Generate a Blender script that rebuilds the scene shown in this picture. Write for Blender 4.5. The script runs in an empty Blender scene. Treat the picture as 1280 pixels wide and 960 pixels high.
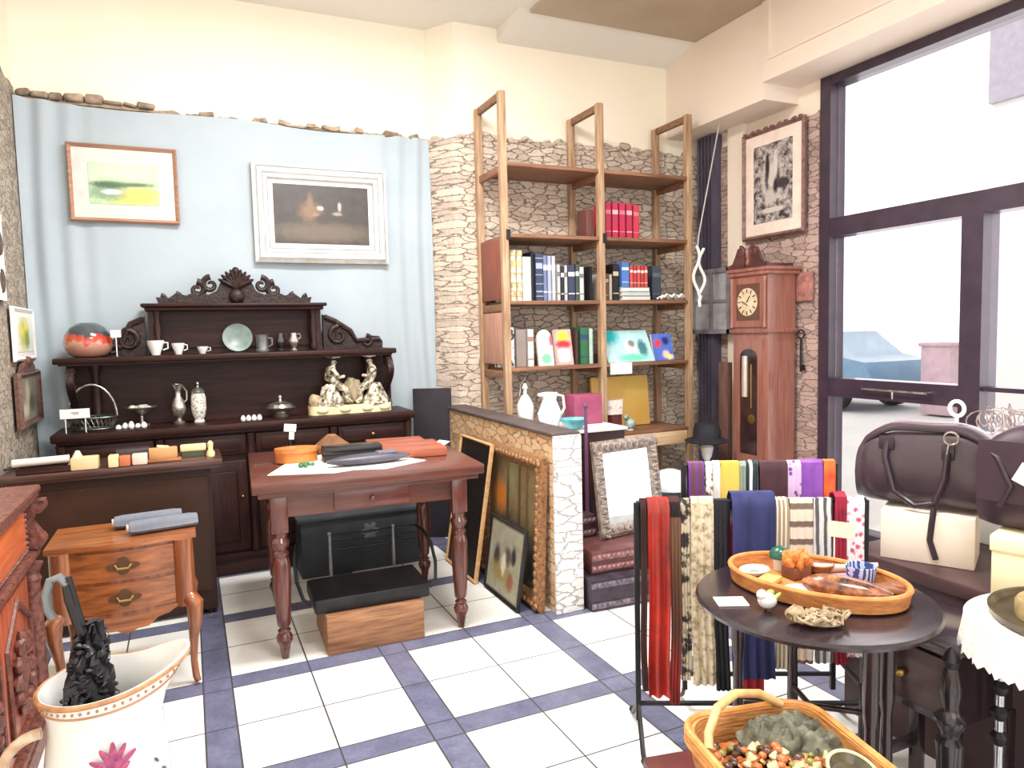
import bpy, bmesh, math, random
from mathutils import Vector, Matrix, Euler, noise as mnoise
C = bpy.context.scene.collection
PI = math.pi
rnd = random.Random(7)

# ---------------------------------------------------------------- colours and materials
def lin(c):
    return tuple(((v / 12.92) if v <= .04045 else ((v + .055) / 1.055) ** 2.4) for v in (x / 255 for x in c))

class NT:
    def __init__(s, name):
        s.m = bpy.data.materials.new(name); s.m.use_nodes = True
        s.t = s.m.node_tree; s.b = s.t.nodes['Principled BSDF']; s.o = s.t.nodes['Material Output']
    def n(s, kind, **kw):
        d = s.t.nodes.new('ShaderNode' + kind)
        for k, v in kw.items():
            if k.startswith('i_'): d.inputs[k[2:].replace('_', ' ')].default_value = v
            else: setattr(d, k, v)
        return d
    def l(s, a, b): s.t.links.new(a, b)
    def math(s, op, a, b=None, c=None):
        d = s.n('Math', operation=op)
        for i, v in enumerate((a, b, c)):
            if v is None: continue
            if isinstance(v, (int, float)): d.inputs[i].default_value = v
            else: s.l(v, d.inputs[i])
        return d.outputs[0]
    def mix(s, f, a, b):
        d = s.n('Mix', data_type='RGBA')
        for i, v in ((0, f), (6, a), (7, b)):
            if isinstance(v, (int, float)): d.inputs[i].default_value = v
            elif isinstance(v, tuple): d.inputs[i].default_value = (*v[:3], 1)
            else: s.l(v, d.inputs[i])
        return d.outputs[2]
    def ramp(s, f, stops):
        d = s.n('ValToRGB'); e = d.color_ramp.elements
        e[0].position, e[0].color = stops[0][0], (*stops[0][1], 1)
        e[1].position, e[1].color = stops[-1][0], (*stops[-1][1], 1)
        for p, c in stops[1:-1]:
            k = e.new(p); k.color = (*c, 1)
        s.l(f, d.inputs[0]); return d.outputs[0]
    def coords(s, scale=(1, 1, 1), kind='Object'):
        t = s.n('TexCoord'); m = s.n('Mapping'); m.inputs['Scale'].default_value = scale
        s.l(t.outputs[kind], m.inputs[0]); return m.outputs[0]
    def noise(s, vec, scale=5, detail=4, rough=.55):
        d = s.n('TexNoise'); d.inputs['Scale'].default_value = scale; d.inputs['Detail'].default_value = detail
        d.inputs['Roughness'].default_value = rough; s.l(vec, d.inputs['Vector']); return d.outputs[0]
    def bump(s, h, strength=.3, dist=.01):
        d = s.n('Bump'); d.inputs['Strength'].default_value = strength; d.inputs['Distance'].default_value = dist
        s.l(h, d.inputs['Height']); s.l(d.outputs[0], s.b.inputs['Normal'])
    def fin(s, col=None, rough=.5, metal=0, coat=0, spec=None):
        if col is not None:
            if isinstance(col, tuple): s.b.inputs['Base Color'].default_value = (*col, 1)
            else: s.l(col, s.b.inputs['Base Color'])
        s.b.inputs['Roughness'].default_value = rough; s.b.inputs['Metallic'].default_value = metal
        s.b.inputs['Coat Weight'].default_value = coat; s.b.inputs['Coat Roughness'].default_value = .15
        if spec is not None: s.b.inputs['Specular IOR Level'].default_value = spec
        return s.m

_cache = {}
def M(c, c2=None, rough=.55, metal=0, scale=9, stretch=(1, 1, 1), bump=0, coat=0, detail=4, spec=None):
    key = (c, c2, rough, metal, scale, stretch, bump, coat, detail, spec)
    if key in _cache: return _cache[key]
    s = NT('surface_%d' % len(_cache)); a = lin(c)
    b = lin(c2) if c2 else tuple(v * .82 for v in a)
    v = s.coords(stretch); f = s.noise(v, scale, detail)
    col = s.ramp(f, [(.32, b), (.68, a)])
    if bump: s.bump(f, bump, .01)
    _cache[key] = s.fin(col, rough, metal, coat, spec); return _cache[key]

def wood(c, c2, rough=.38, axis='x', coat=.15, scale=5, bump=.08, spec=None):
    st = {'x': (.7, 9, 9), 'y': (9, .7, 9), 'z': (9, 9, .7)}[axis]
    return M(c, c2, rough, 0, scale, st, bump, coat, 6, spec)

def picture(key, lo, hi, blobs, nscale=9, con=1.6, rough=.4):
    """painted surface in the x-z plane: a vertical wash, broken by noise, with soft brushed patches"""
    s = NT(key); v = s.coords(); sep = s.n('SeparateXYZ'); s.l(v, sep.inputs[0])
    nz = s.noise(v, nscale, 6, .65); n2 = s.noise(v, nscale * 3.1, 3, .6)
    col = s.mix(s.math('MULTIPLY_ADD', nz, con, .5 - con / 2), lin(lo), lin(hi))
    for (cx, cz, rx, rz, c, soft) in blobs:
        dx = s.math('DIVIDE', s.math('SUBTRACT', sep.outputs[0], cx), rx)
        dz = s.math('DIVIDE', s.math('SUBTRACT', sep.outputs[2], cz), rz)
        d = s.math('SQRT', s.math('ADD', s.math('MULTIPLY', dx, dx), s.math('MULTIPLY', dz, dz)))
        d = s.math('ADD', d, s.math('MULTIPLY_ADD', n2, .9, -.45))
        m = s.n('MapRange', interpolation_type='SMOOTHSTEP'); s.l(d, m.inputs[0])
        m.inputs[1].default_value = 1 - soft; m.inputs[2].default_value = 1 + soft
        m.inputs[3].default_value = 1; m.inputs[4].default_value = 0
        col = s.mix(m.outputs[0], col, lin(c))
    return s.fin(col, rough)

def patterned(key, stops, kind='voronoi', scale=30, stretch=(1, 1, 1), rough=.85, bump=.2):
    s = NT(key); v = s.coords(stretch)
    if kind == 'voronoi':
        d = s.n('TexVoronoi'); d.inputs['Scale'].default_value = scale; s.l(v, d.inputs['Vector']); f = d.outputs['Distance']
    elif kind == 'wave':
        d = s.n('TexWave'); d.inputs['Scale'].default_value = scale; d.inputs['Distortion'].default_value = 2; s.l(v, d.inputs['Vector']); f = d.outputs[0]
    elif kind == 'checker':
        d = s.n('TexChecker'); d.inputs['Scale'].default_value = scale; s.l(v, d.inputs['Vector']); f = d.outputs[1]
    elif kind == 'stripe':
        sep = s.n('SeparateXYZ'); s.l(v, sep.inputs[0]); f = s.math('FRACT', s.math('MULTIPLY', sep.outputs[0], scale))
    elif kind == 'bands':
        sep = s.n('SeparateXYZ'); s.l(v, sep.inputs[0]); f = s.math('FRACT', s.math('MULTIPLY', sep.outputs[2], scale))
    else: f = s.noise(v, scale, 5, .6)
    col = s.ramp(f, [(p, lin(c)) for p, c in stops])
    if bump: s.bump(f, bump, .004)
    return s.fin(col, rough)

# ---------------------------------------------------------------- mesh building
class MB:
    def __init__(s): s.bm = bmesh.new()
    def _mat(s, c, rot, size=(1, 1, 1)):
        return Matrix.LocRotScale(Vector(c), Euler(rot).to_quaternion(), Vector(size))
    def box(s, c, size, rot=(0, 0, 0), bev=0, seg=2):
        r = bmesh.ops.create_cube(s.bm, size=1, matrix=s._mat(c, rot, size))
        if bev:
            e = list({e for v in r['verts'] for e in v.link_edges})
            bmesh.ops.bevel(s.bm, geom=e, offset=bev, segments=seg, affect='EDGES', profile=.5)
        return s
    def span(s, a, b, bev=0):
        c = [(p + q) / 2 for p, q in zip(a, b)]; return s.box(c, [abs(q - p) for p, q in zip(a, b)], bev=bev)
    def cyl(s, a, b, r, r2=None, seg=14):
        a, b = Vector(a), Vector(b); d = b - a
        m = Matrix.Translation((a + b) / 2) @ d.to_track_quat('Z', 'Y').to_matrix().to_4x4()
        bmesh.ops.create_cone(s.bm, cap_ends=True, segments=seg, radius1=r, radius2=r if r2 is None else r2, depth=d.length, matrix=m); return s
    def ell(s, c, r, rot=(0, 0, 0), seg=14):
        bmesh.ops.create_uvsphere(s.bm, u_segments=seg, v_segments=max(6, seg * 2 // 3), radius=1, matrix=s._mat(c, rot, r)); return s
    def loft(s, rings, cap=(True, True)):
        vs = [[s.bm.verts.new(p) for p in ring] for ring in rings]
        for a, b in zip(vs, vs[1:]):
            n = len(a)
            for i in range(n): s.bm.faces.new((a[i], a[(i + 1) % n], b[(i + 1) % n], b[i]))
        if cap[0]: s.bm.faces.new(vs[0][::-1])
        if cap[1]: s.bm.faces.new(vs[-1])
        return s
    def lathe(s, prof, seg=24, c=(0, 0, 0), sq=1):
        rings = [[(c[0] + r * math.cos(2 * PI * i / seg), c[1] + sq * r * math.sin(2 * PI * i / seg), c[2] + z) for i in range(seg)] for r, z in prof]
        return s.loft(rings)
    def tube(s, pts, r, seg=8, closed=False):
        pts = [Vector(p) for p in pts]; n = len(pts)
        rad = r if isinstance(r, (list, tuple)) else [r] * n
        rings = []; up = None
        for i, p in enumerate(pts):
            if closed: t = pts[(i + 1) % n] - pts[i - 1]
            else: t = pts[min(i + 1, n - 1)] - pts[max(i - 1, 0)]
            t.normalize()
            if up is None: up = t.orthogonal().normalized()
            up = (up - t * up.dot(t)).normalized(); w = t.cross(up)
            rings.append([p + (up * math.cos(2 * PI * k / seg) + w * math.sin(2 * PI * k / seg)) * rad[i] for k in range(seg)])
        if closed:
            rings.append(rings[0]); return s.loft(rings, (False, False))
        return s.loft(rings)
    def prism(s, outline, y0, y1, plane='xz'):
        """closed 2D outline extruded; 'xz' -> extruded along y, 'xy' -> along z, 'yz' -> along x"""
        def P(u, v, w): return {'xz': (u, w, v), 'xy': (u, v, w), 'yz': (w, u, v)}[plane]
        return s.loft([[P(u, v, y0) for u, v in outline], [P(u, v, y1) for u, v in outline]])
    def sheet(s, fn, nu, nv, thick=.004):
        """cloth or paper: fn(u,v)->point; given real thickness along its normal"""
        g = [[Vector(fn(i / nu, j / nv)) for j in range(nv + 1)] for i in range(nu + 1)]
        def nrm(i, j):
            a = g[min(i + 1, nu)][j] - g[max(i - 1, 0)][j]; b = g[i][min(j + 1, nv)] - g[i][max(j - 1, 0)]
            k = a.cross(b); return k.normalized() if k.length > 1e-9 else Vector((0, 0, 1))
        A = [[s.bm.verts.new(g[i][j]) for j in range(nv + 1)] for i in range(nu + 1)]
        B = [[s.bm.verts.new(g[i][j] + nrm(i, j) * thick) for j in range(nv + 1)] for i in range(nu + 1)]
        for i in range(nu):
            for j in range(nv):
                s.bm.faces.new((A[i][j], A[i][j + 1], A[i + 1][j + 1], A[i + 1][j]))
                s.bm.faces.new((B[i][j], B[i + 1][j], B[i + 1][j + 1], B[i][j + 1]))
        for i in range(nu):
            s.bm.faces.new((A[i][0], A[i + 1][0], B[i + 1][0], B[i][0])); s.bm.faces.new((A[i + 1][nv], A[i][nv], B[i][nv], B[i + 1][nv]))
        for j in range(nv):
            s.bm.faces.new((A[0][j + 1], A[0][j], B[0][j], B[0][j + 1])); s.bm.faces.new((A[nu][j], A[nu][j + 1], B[nu][j + 1], B[nu][j]))
        return s
    def jitter(s, amt, freq=20):
        for v in s.bm.verts: v.co += mnoise.noise_vector(v.co * freq) * amt
        return s
    def build(s, name, mat, parent=None, smooth=True):
        bm = s.bm; bmesh.ops.recalc_face_normals(bm, faces=bm.faces)
        if smooth:
            for f in bm.faces: f.smooth = True
            for e in bm.edges: e.smooth = len(e.link_faces) == 2 and e.calc_face_angle(0) < .65
        me = bpy.data.meshes.new(name); bm.to_mesh(me); bm.free()
        me.materials.append(mat); o = bpy.data.objects.new(name, me); C.objects.link(o)
        if parent is not None: o.parent = parent
        return o

def tag(o, label, cat, group=None):
    o['label'] = label; o['category'] = cat
    if group: o['group'] = group
    return o
def thing(name, label, cat, loc=(0, 0, 0), rz=0, group=None, rot=None):
    o = bpy.data.objects.new(name, None); C.objects.link(o); o.empty_display_size = .05
    o.location = loc; o.rotation_euler = rot if rot else (0, 0, rz)
    return tag(o, label, cat, group)
def solo(name, mb, mat, label, cat, loc=(0, 0, 0), rz=0, group=None, rot=None, smooth=True):
    o = mb.build(name, mat, None, smooth); o.location = loc; o.rotation_euler = rot if rot else (0, 0, rz)
    return tag(o, label, cat, group)
def struct(name, mb, mat, parent=None, smooth=False):
    o = mb.build(name, mat, parent, smooth)
    if parent is None: o['kind'] = 'structure'
    return o
def dup(root, loc, rz=None, label=None, scale=None, rot=None):
    def cp(o, par):
        c = o.copy(); C.objects.link(c)
        if par is not None: c.parent = par
        for ch in o.children: cp(ch, c)
        return c
    r = cp(root, None); r.location = loc
    if rz is not None: r.rotation_euler = (0, 0, rz)
    if rot is not None: r.rotation_euler = rot
    if scale: r.scale = (scale,) * 3 if isinstance(scale, (int, float)) else scale
    if label: r['label'] = label
    return r
def arc(cx, cy, r, a0, a1, n=12, ry=None):
    ry = r if ry is None else ry
    return [(cx + r * math.cos(a0 + (a1 - a0) * i / n), cy + ry * math.sin(a0 + (a1 - a0) * i / n)) for i in range(n + 1)]
def rrect(w, d, r, n=5):
    p = []
    for sx, sy, a in ((1, 1, 0), (-1, 1, PI / 2), (-1, -1, PI), (1, -1, 1.5 * PI)):
        p += [(sx * (w / 2 - r) + r * math.cos(a + PI / 2 * i / n), sy * (d / 2 - r) + r * math.sin(a + PI / 2 * i / n)) for i in range(n + 1)]
    return p

# common materials
DARK = wood((58, 31, 27), (34, 18, 16), .42, 'x', 0, spec=.22)
DARKZ = wood((60, 32, 28), (34, 18, 16), .38, 'z', .0, spec=.3)
CARVED = M((56, 36, 33), (26, 16, 15), .42, 0, 40, (1, 1, 1), .6, spec=.35)
TABLE = wood((112, 62, 50), (76, 40, 33), .3, 'x', .4)
TABLEZ = wood((108, 58, 48), (72, 35, 30), .26, 'z', .5)
WALNUT = wood((176, 106, 56), (108, 58, 30), .28, 'x', .5)
WALNUTZ = wood((160, 96, 58), (104, 58, 36), .26, 'z', .5)
CAB = wood((178, 92, 62), (128, 58, 42), .35, 'z', .3)
CABC = M((128, 76, 62), (72, 40, 36), .45, 0, 45, (1, 1, 1), .6)
SHELF = wood((156, 112, 84), (108, 74, 54), .5, 'x', 0)
POST = wood((196, 166, 134), (138, 102, 74), .55, 'z', 0)
BRASS = M((196, 164, 96), None, .3, .9)
SILVER = M((214, 210, 204), (140, 136, 130), .25, .85, 30)
PEWTER = M((150, 152, 156), (110, 112, 116), .35, .7)
IRON = M((44, 44, 48), (26, 26, 30), .45, .4)
BLACK = M((28, 26, 30), (16, 15, 18), .4)
BLKWOOD = wood((50, 38, 46), (32, 24, 30), .25, 'x', .5)
BLKWOODZ = wood((54, 38, 42), (32, 22, 26), .25, 'z', .5)
WHITE = M((240, 238, 234), (226, 224, 220), .6)
PAPER = M((246, 244, 238), (232, 230, 222), .8)
PORCELAIN = M((236, 236, 232), (212, 214, 214), .18, 0, 6, (1, 1, 1), 0, .5)
CREAM = M((240, 226, 186), (222, 204, 160), .55)
PAGES = M((240, 232, 214), (218, 208, 188), .85, 0, 60, (1, 1, 1))
GOLD = M((176, 132, 88), (116, 76, 52), .45, .25, 60, (1, 1, 1), .5)
# ================================================================= the room
def floor_material():
    s = NT('floor_tiles'); t = s.n('TexCoord'); sep = s.n('SeparateXYZ'); s.l(t.outputs['Object'], sep.inputs[0])
    T, B, P, g = .3289, .1148, .7726, .0035
    def axis(o, off):
        u = s.math('MULTIPLY', s.math('FRACT', s.math('DIVIDE', s.math('SUBTRACT', o, off), P)), P)
        band = s.math('LESS_THAN', u, B)
        gr = [s.math('LESS_THAN', s.math('ABSOLUTE', s.math('SUBTRACT', u, k)), g) for k in (0, B, B + T, P)]
        x = gr[0]
        for k in gr[1:]: x = s.math('MAXIMUM', x, k)
        return band, x
    bx, gx = axis(sep.outputs[0], -.0146); by, gy = axis(sep.outputs[1], 2.4322)
    band = s.math('MAXIMUM', bx, by); grout = s.math('MAXIMUM', gx, gy)
    v = s.coords(); n1 = s.noise(v, 9, 6, .7); n2 = s.noise(v, 2.2, 3, .5); n3 = s.noise(v, 60, 3, .6)
    slate = s.ramp(s.math('ADD', s.math('MULTIPLY', n1, .7), s.math('MULTIPLY', n3, .3)), [(.3, lin((78, 80, 104))), (.7, lin((122, 126, 152)))])
    pale = s.ramp(n2, [(.35, lin((226, 226, 222))), (.65, lin((242, 242, 238)))])
    col = s.mix(band, pale, slate); col = s.mix(grout, col, lin((74, 72, 76)))
    s.bump(s.math('SUBTRACT', 1.0, grout), .25, .002)
    return s.fin(col, .3, 0, 0)

def stone_material(name, sc, cols, mortar=((124, 102, 88), (216, 200, 184))):
    s = NT(name); t = s.n('TexCoord'); sep = s.n('SeparateXYZ'); s.l(t.outputs['Object'], sep.inputs[0])
    cb = s.n('CombineXYZ'); s.l(s.math('MULTIPLY', s.math('ADD', sep.outputs[0], sep.outputs[1]), sc[0]), cb.inputs[0]); s.l(s.math('MULTIPLY', sep.outputs[2], sc[1]), cb.inputs[1])
    nz = s.n('TexNoise'); nz.inputs['Scale'].default_value = 1.7; nz.inputs['Detail'].default_value = 6; s.l(cb.outputs[0], nz.inputs['Vector'])
    vm = s.n('VectorMath', operation='MULTIPLY_ADD'); s.l(nz.outputs['Color'], vm.inputs[0]); vm.inputs[1].default_value = (.8, .8, 0); s.l(cb.outputs[0], vm.inputs[2])
    vo = s.n('TexVoronoi', feature='DISTANCE_TO_EDGE', voronoi_dimensions='2D'); vo.inputs['Scale'].default_value = 1; s.l(vm.outputs[0], vo.inputs['Vector'])
    vc = s.n('TexVoronoi', voronoi_dimensions='2D'); vc.inputs['Scale'].default_value = 1; s.l(vm.outputs[0], vc.inputs['Vector'])
    sp = s.n('SeparateColor'); s.l(vc.outputs['Color'], sp.inputs[0])
    fine = s.noise(s.coords(), 38, 6, .7)
    v = s.math('ADD', s.math('MULTIPLY', sp.outputs[0], .45), s.math('MULTIPLY', fine, .55))
    k = len(cols); st = s.ramp(v, [(.12 + .76 * i / (k - 1), lin(c)) for i, c in enumerate(cols)])
    edge = s.n('MapRange', interpolation_type='SMOOTHSTEP'); s.l(s.math('ADD', vo.outputs['Distance'], s.math('MULTIPLY_ADD', fine, .3, -.13)), edge.inputs[0])
    edge.inputs[1].default_value = .0; edge.inputs[2].default_value = .09
    col = s.mix(edge.outputs[0], s.mix(fine, lin(mortar[0]), lin(mortar[1])), st)
    s.bump(s.math('ADD', edge.outputs[0], s.math('MULTIPLY', fine, .6)), .9, .02)
    return s.fin(col, .9)

FLOOR = floor_material()
PLASTER = M((250, 243, 226), (247, 238, 216), .9, 0, 1.2)
PLASTER2 = M((240, 228, 212), (234, 220, 204), .9, 0, 1.2)
CEILM = M((236, 232, 226), (230, 226, 218), .95, 0, 1)
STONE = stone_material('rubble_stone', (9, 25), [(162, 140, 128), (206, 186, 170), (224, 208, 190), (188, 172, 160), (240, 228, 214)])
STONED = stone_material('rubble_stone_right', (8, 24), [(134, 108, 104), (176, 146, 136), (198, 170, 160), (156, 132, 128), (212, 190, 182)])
STONEG = stone_material('rough_render', (26, 30), [(120, 108, 98), (176, 164, 148), (206, 196, 178)])
LOWBRICK = stone_material('low_wall_brick', (8, 22), [(184, 136, 102), (216, 172, 132), (234, 202, 162), (204, 162, 128)], ((170, 132, 102), (226, 200, 168)))
WHITEBRICK = stone_material('painted_brick', (8, 20), [(232, 226, 222), (246, 243, 241), (250, 248, 246)], ((222, 214, 210), (248, 245, 243)))

struct('floor', MB().span((-1.3, -2.2, -.08), (4.2, 5.35, 0)), FLOOR)
struct('ceiling', MB().span((-1.3, -2.2, 3.73), (4.2, 5.35, 3.85)), CEILM)
struct('trim_1', MB().span((2.29, -2.2, 3.705), (3.72, 4.6, 3.73)), M((186, 170, 150), (172, 154, 132), .9, 0, 1.5))
struct('trim_2', MB().prism([(4.98, 3.63), (4.98, 3.73), (4.6, 3.73)], 2.2, 4.05, 'yz'), CEILM)
struct('wall_back', MB().span((-1.3, 5.2, 0), (1.75, 5.35, 3.73)), PLASTER)
struct('wall_alcove', MB().prism([(1.71, 5.2), (1.85, 4.98), (4.2, 4.98), (4.2, 5.35), (1.71, 5.35)], 0, 3.73, 'xy'), PLASTER)
struct('wall_left', MB().span((-1.3, -2.2, 0), (-1.16, 5.35, 3.73)), PLASTER)
struct('wall_pier', MB().span((-1.16, 4.2, 0), (-.87, 5.2, 3.73)), PLASTER)
w = MB(); w.span((4.05, 3.67, 0), (4.2, 5.0, 3.73)).span((4.05, .6, 3.165), (4.2, 3.67, 3.73)).span((4.05, -2.2, 0), (4.2, .6, 3.73))
struct('wall_right', w, PLASTER2)
w = MB(); w.span((-1.16, -2.2, 0), (4.05, -2.06, .85)).span((-1.16, -2.2, 3.3), (4.05, -2.06, 3.73)).span((-1.16, -2.2, .85), (-.95, -2.06, 3.3)).span((3.85, -2.2, .85), (4.05, -2.06, 3.3))  # unseen shopfront; its low parapet is added to darken under the table
struct('wall_front', w, PLASTER2)

def ragged(s_, base, amp, seed):
    return base + amp * (mnoise.noise((s_ * 7, seed, 0)) + .6 * mnoise.noise((s_ * 19, seed, 3)))
def facing(path, z1, amp, seed, th):
    """bare stone facing along a wall path, torn off unevenly at the top"""
    L = [0]
    for a, b in zip(path, path[1:]): L.append(L[-1] + math.dist(a, b))
    def at(d):
        for i in range(len(path) - 1):
            if d <= L[i + 1] + 1e-6:
                k = (d - L[i]) / (L[i + 1] - L[i]); return tuple(p + (q - p) * k for p, q in zip(path[i], path[i + 1]))
        return path[-1]
    n = int(L[-1] / .03); m = MB()
    def f(u, v):
        d = u * L[-1]; x, y = at(d); return (x, y, ragged(d, z1, amp, seed) * v)
    return m.sheet(f, n, 6, th)
struct('trim_3', facing([(1.71, 5.195), (1.85, 4.975), (4.045, 4.975)], 2.93, .05, 3, .025), STONE)
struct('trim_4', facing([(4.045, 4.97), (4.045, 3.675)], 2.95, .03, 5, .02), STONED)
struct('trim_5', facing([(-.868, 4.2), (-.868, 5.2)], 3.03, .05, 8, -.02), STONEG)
# stones left bare along the top of the hung cloth and the pier
m = MB()
r2 = random.Random(3)
x = -.85
while x < -.12:
    wd = r2.uniform(.05, .13); hh = r2.uniform(.03, .06) * (1 if x < -.4 else .6)
    m.box((x + wd / 2, 5.18, 2.965 - .012 * x + hh * .35), (wd * .96, .07, hh), (0, r2.uniform(-.12, .12), r2.uniform(-.1, .1)), bev=hh * .42, seg=3); x += wd
n_ = 120
top_ = [(-.865 + 2.57 * i / n_, 2.955 - .012 * (-.865 + 2.57 * i / n_) + .02 * max(0, mnoise.noise((i * .31, 2, 0))) + .014 * max(0, mnoise.noise((i * .9, 5, 0)))) for i in range(n_ + 1)]
m.prism(top_ + [(1.705, 2.925), (-.865, 2.955)], 5.176, 5.2)
for i in range(14):
    k = .05 + 1.6 * r2.random(); m.box((k, 5.18, 2.962 - .012 * k), (r2.uniform(.04, .1), .05, r2.uniform(.015, .04)), (0, r2.uniform(-.2, .2), 0), bev=.007)
m.jitter(.012, 16)
struct('trim_6', m, M((200, 176, 152), (112, 98, 88), .95, 0, 11, (1, 1, 1), .5), None, True)
m = MB()
for i in range(34):
    xx = 1.9 + 2.1 * i / 34 + r2.uniform(-.02, .02)
    m.ell((xx, 4.965, ragged(xx - 1.55, 2.93, .05, 3) + r2.uniform(-.02, .02)), (r2.uniform(.03, .07), .03, r2.uniform(.015, .035)), (0, r2.uniform(-.4, .4), 0), 10)
m.jitter(.012, 18); struct('trim_7', m, STONE, None, True)
# white plaster strip, dark shutter guide and the boxed-in beam over the window
struct('trim_8', MB().span((4.0, 4.39, 0), (4.045, 4.56, 3.06)), PLASTER2)
m = MB(); m.span((3.96, 4.665, 0), (4.03, 4.875, 3.05))
for i in range(5): m.span((3.945, 4.675 + i * .042, 0), (3.97, 4.695 + i * .042, 3.05))
struct('trim_9', m, M((96, 90, 106), (74, 68, 86), .6, 0, 8, (1, 1, .2)))
BOXM = M((238, 224, 210), (232, 216, 202), .8, 0, 1)
m = MB(); m.span((3.722, 3.878, 3.06), (4.05, 4.98, 3.73)); struct('trim_10', m, BOXM)
m = MB(); m.span((3.705, -2.0, 3.17), (4.05, 3.878, 3.73)); m.span((3.69, -2.0, 3.3), (3.705, 3.80, 3.32)); m.span((3.69, 3.80, 3.3), (3.705, 3.82, 3.73)); struct('trim_11', m, BOXM)

# window wall: dark frame, transom, mullion, mid rail and panes
FRAME = M((66, 50, 66), (52, 40, 54), .4)
m = MB()
m.span((4.03, 3.585, 0), (4.17, 3.672, 3.166)).span((4.032, .6, 3.105), (4.168, 3.67, 3.165))
m.span((4.034, .6, 2.09), (4.166, 3.6, 2.215)).span((4.028, 2.545, 0), (4.172, 2.668, 2.1)).span((4.03, .6, 0), (4.17, .68, 3.164))
m.span((4.036, 2.6, 1.0), (4.164, 3.6, 1.125)).span((4.038, .6, 0), (4.162, 3.6, .1)).span((4.05, .6, 1.1), (4.13, 2.55, 1.125))
win = struct('window_1', m, FRAME)
m = MB(); m.cyl((3.99, 3.28, 1.07), (3.99, 2.84, 1.07), .008).cyl((3.99, 3.06, 1.02), (3.99, 3.06, 1.07), .007).cyl((3.99, 3.28, 1.07), (4.04, 3.28, 1.07), .008).cyl((3.99, 2.84, 1.07), (4.04, 2.84, 1.07), .008)
h = struct('door_handle', m, SILVER, win)
s = NT('pane_glass'); tr = s.n('BsdfTransparent'); gl = s.n('BsdfGlossy'); gl.inputs['Roughness'].default_value = .02; fr = s.n('Fresnel'); fr.inputs[0].default_value = 1.3
mx = s.n('MixShader'); s.l(fr.outputs[0], mx.inputs[0]); s.l(tr.outputs[0], mx.inputs[1]); s.l(gl.outputs[0], mx.inputs[2]); s.l(mx.outputs[0], s.o.inputs[0]); GLASS = s.m
for a, b, c, d in ((.68, 3.585, 2.215, 3.105), (2.668, 3.585, 1.125, 2.09), (2.668, 3.585, .1, 1.0), (.68, 2.545, 1.125, 2.09), (.68, 2.545, .1, 1.1)):
    struct('pane', MB().span((4.097, a, c), (4.103, b, d)), GLASS, win)

# outside
struct('pavement', MB().span((4.2, -6, -.1), (40, 40, -.02)), M((214, 210, 206), (200, 198, 196), .9, 0, .6))
m = MB(); m.span((11, 2, -.02), (14, 6.86, 4.66)); o = m.build('building', M((244, 242, 240), (236, 234, 232), .9, 0, .5), None, False)
tag(o, 'pale building across the street with a grey upper storey, seen through the window', 'building')
MB().span((10.9, 2, 4.66), (14, 6.86, 8.2)).build('upper_storey', M((190, 182, 196), None, .9), o, False)
car = thing('car', 'pale blue parked car seen through the glass door', 'car', (11, 10.2, -.02), 0)
prof = [(-1.95, .32), (-1.98, .62), (-1.85, .86), (-1.35, .95), (-.8, 1.36), (.5, 1.38), (1.05, .98), (1.8, .86), (1.97, .62), (1.95, .3)]
CARM = M((104, 146, 178), (92, 134, 168), .25, 0, 3, (1, 1, 1), 0, .6)
MB().prism([(v, z) for v, z in prof], -.8, .8, 'yz').build('body', CARM, car)
MB().prism([(-1.15, .98), (-.75, 1.3), (.42, 1.32), (.9, .99)], -.815, .815, 'yz').build('side_window', M((70, 84, 96), None, .1), car)
for yy in (-1.2, 1.2):
    for xx in (-.75, .75): MB().cyl((xx - .1, yy, .32), (xx + .1, yy, .32), .32, seg=20).build('wheel', BLACK, car)
m = MB().box((0, 0, .58), (.5, .5, 1.1), bev=.03); m.box((0, 0, 1.15), (.56, .56, .06), bev=.02)
solo('waste_bin', m, M((206, 176, 186), None, .6), 'pinkish square bin on the pavement outside the glass door', 'bin', (11, 7.5, -.02))
# ================================================================= wall hangings on the back wall
def drape(u, v):
    x = -.862 + 2.565 * u; top = 2.94 - .012 * x + .012 * math.sin(x * 5)
    e = min(u, 1 - u); k = max(0, .18 - e) / .18
    y = 5.155 + .006 * math.sin(x * 9 + v * 2) + k * .02 * math.sin(x * 46 + 1.3 * math.sin(v * 5)) + .012 * math.sin(x * 2.4 + v * 4) * v
    return (x, y, top * (1 - v) + .02 * v)
solo('wall_drape', MB().sheet(drape, 150, 24, .004), M((176, 188, 196), (168, 181, 190), .9, 0, 2), 'pale blue-grey cloth hung over the back wall behind the sideboard', 'drape')

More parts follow.
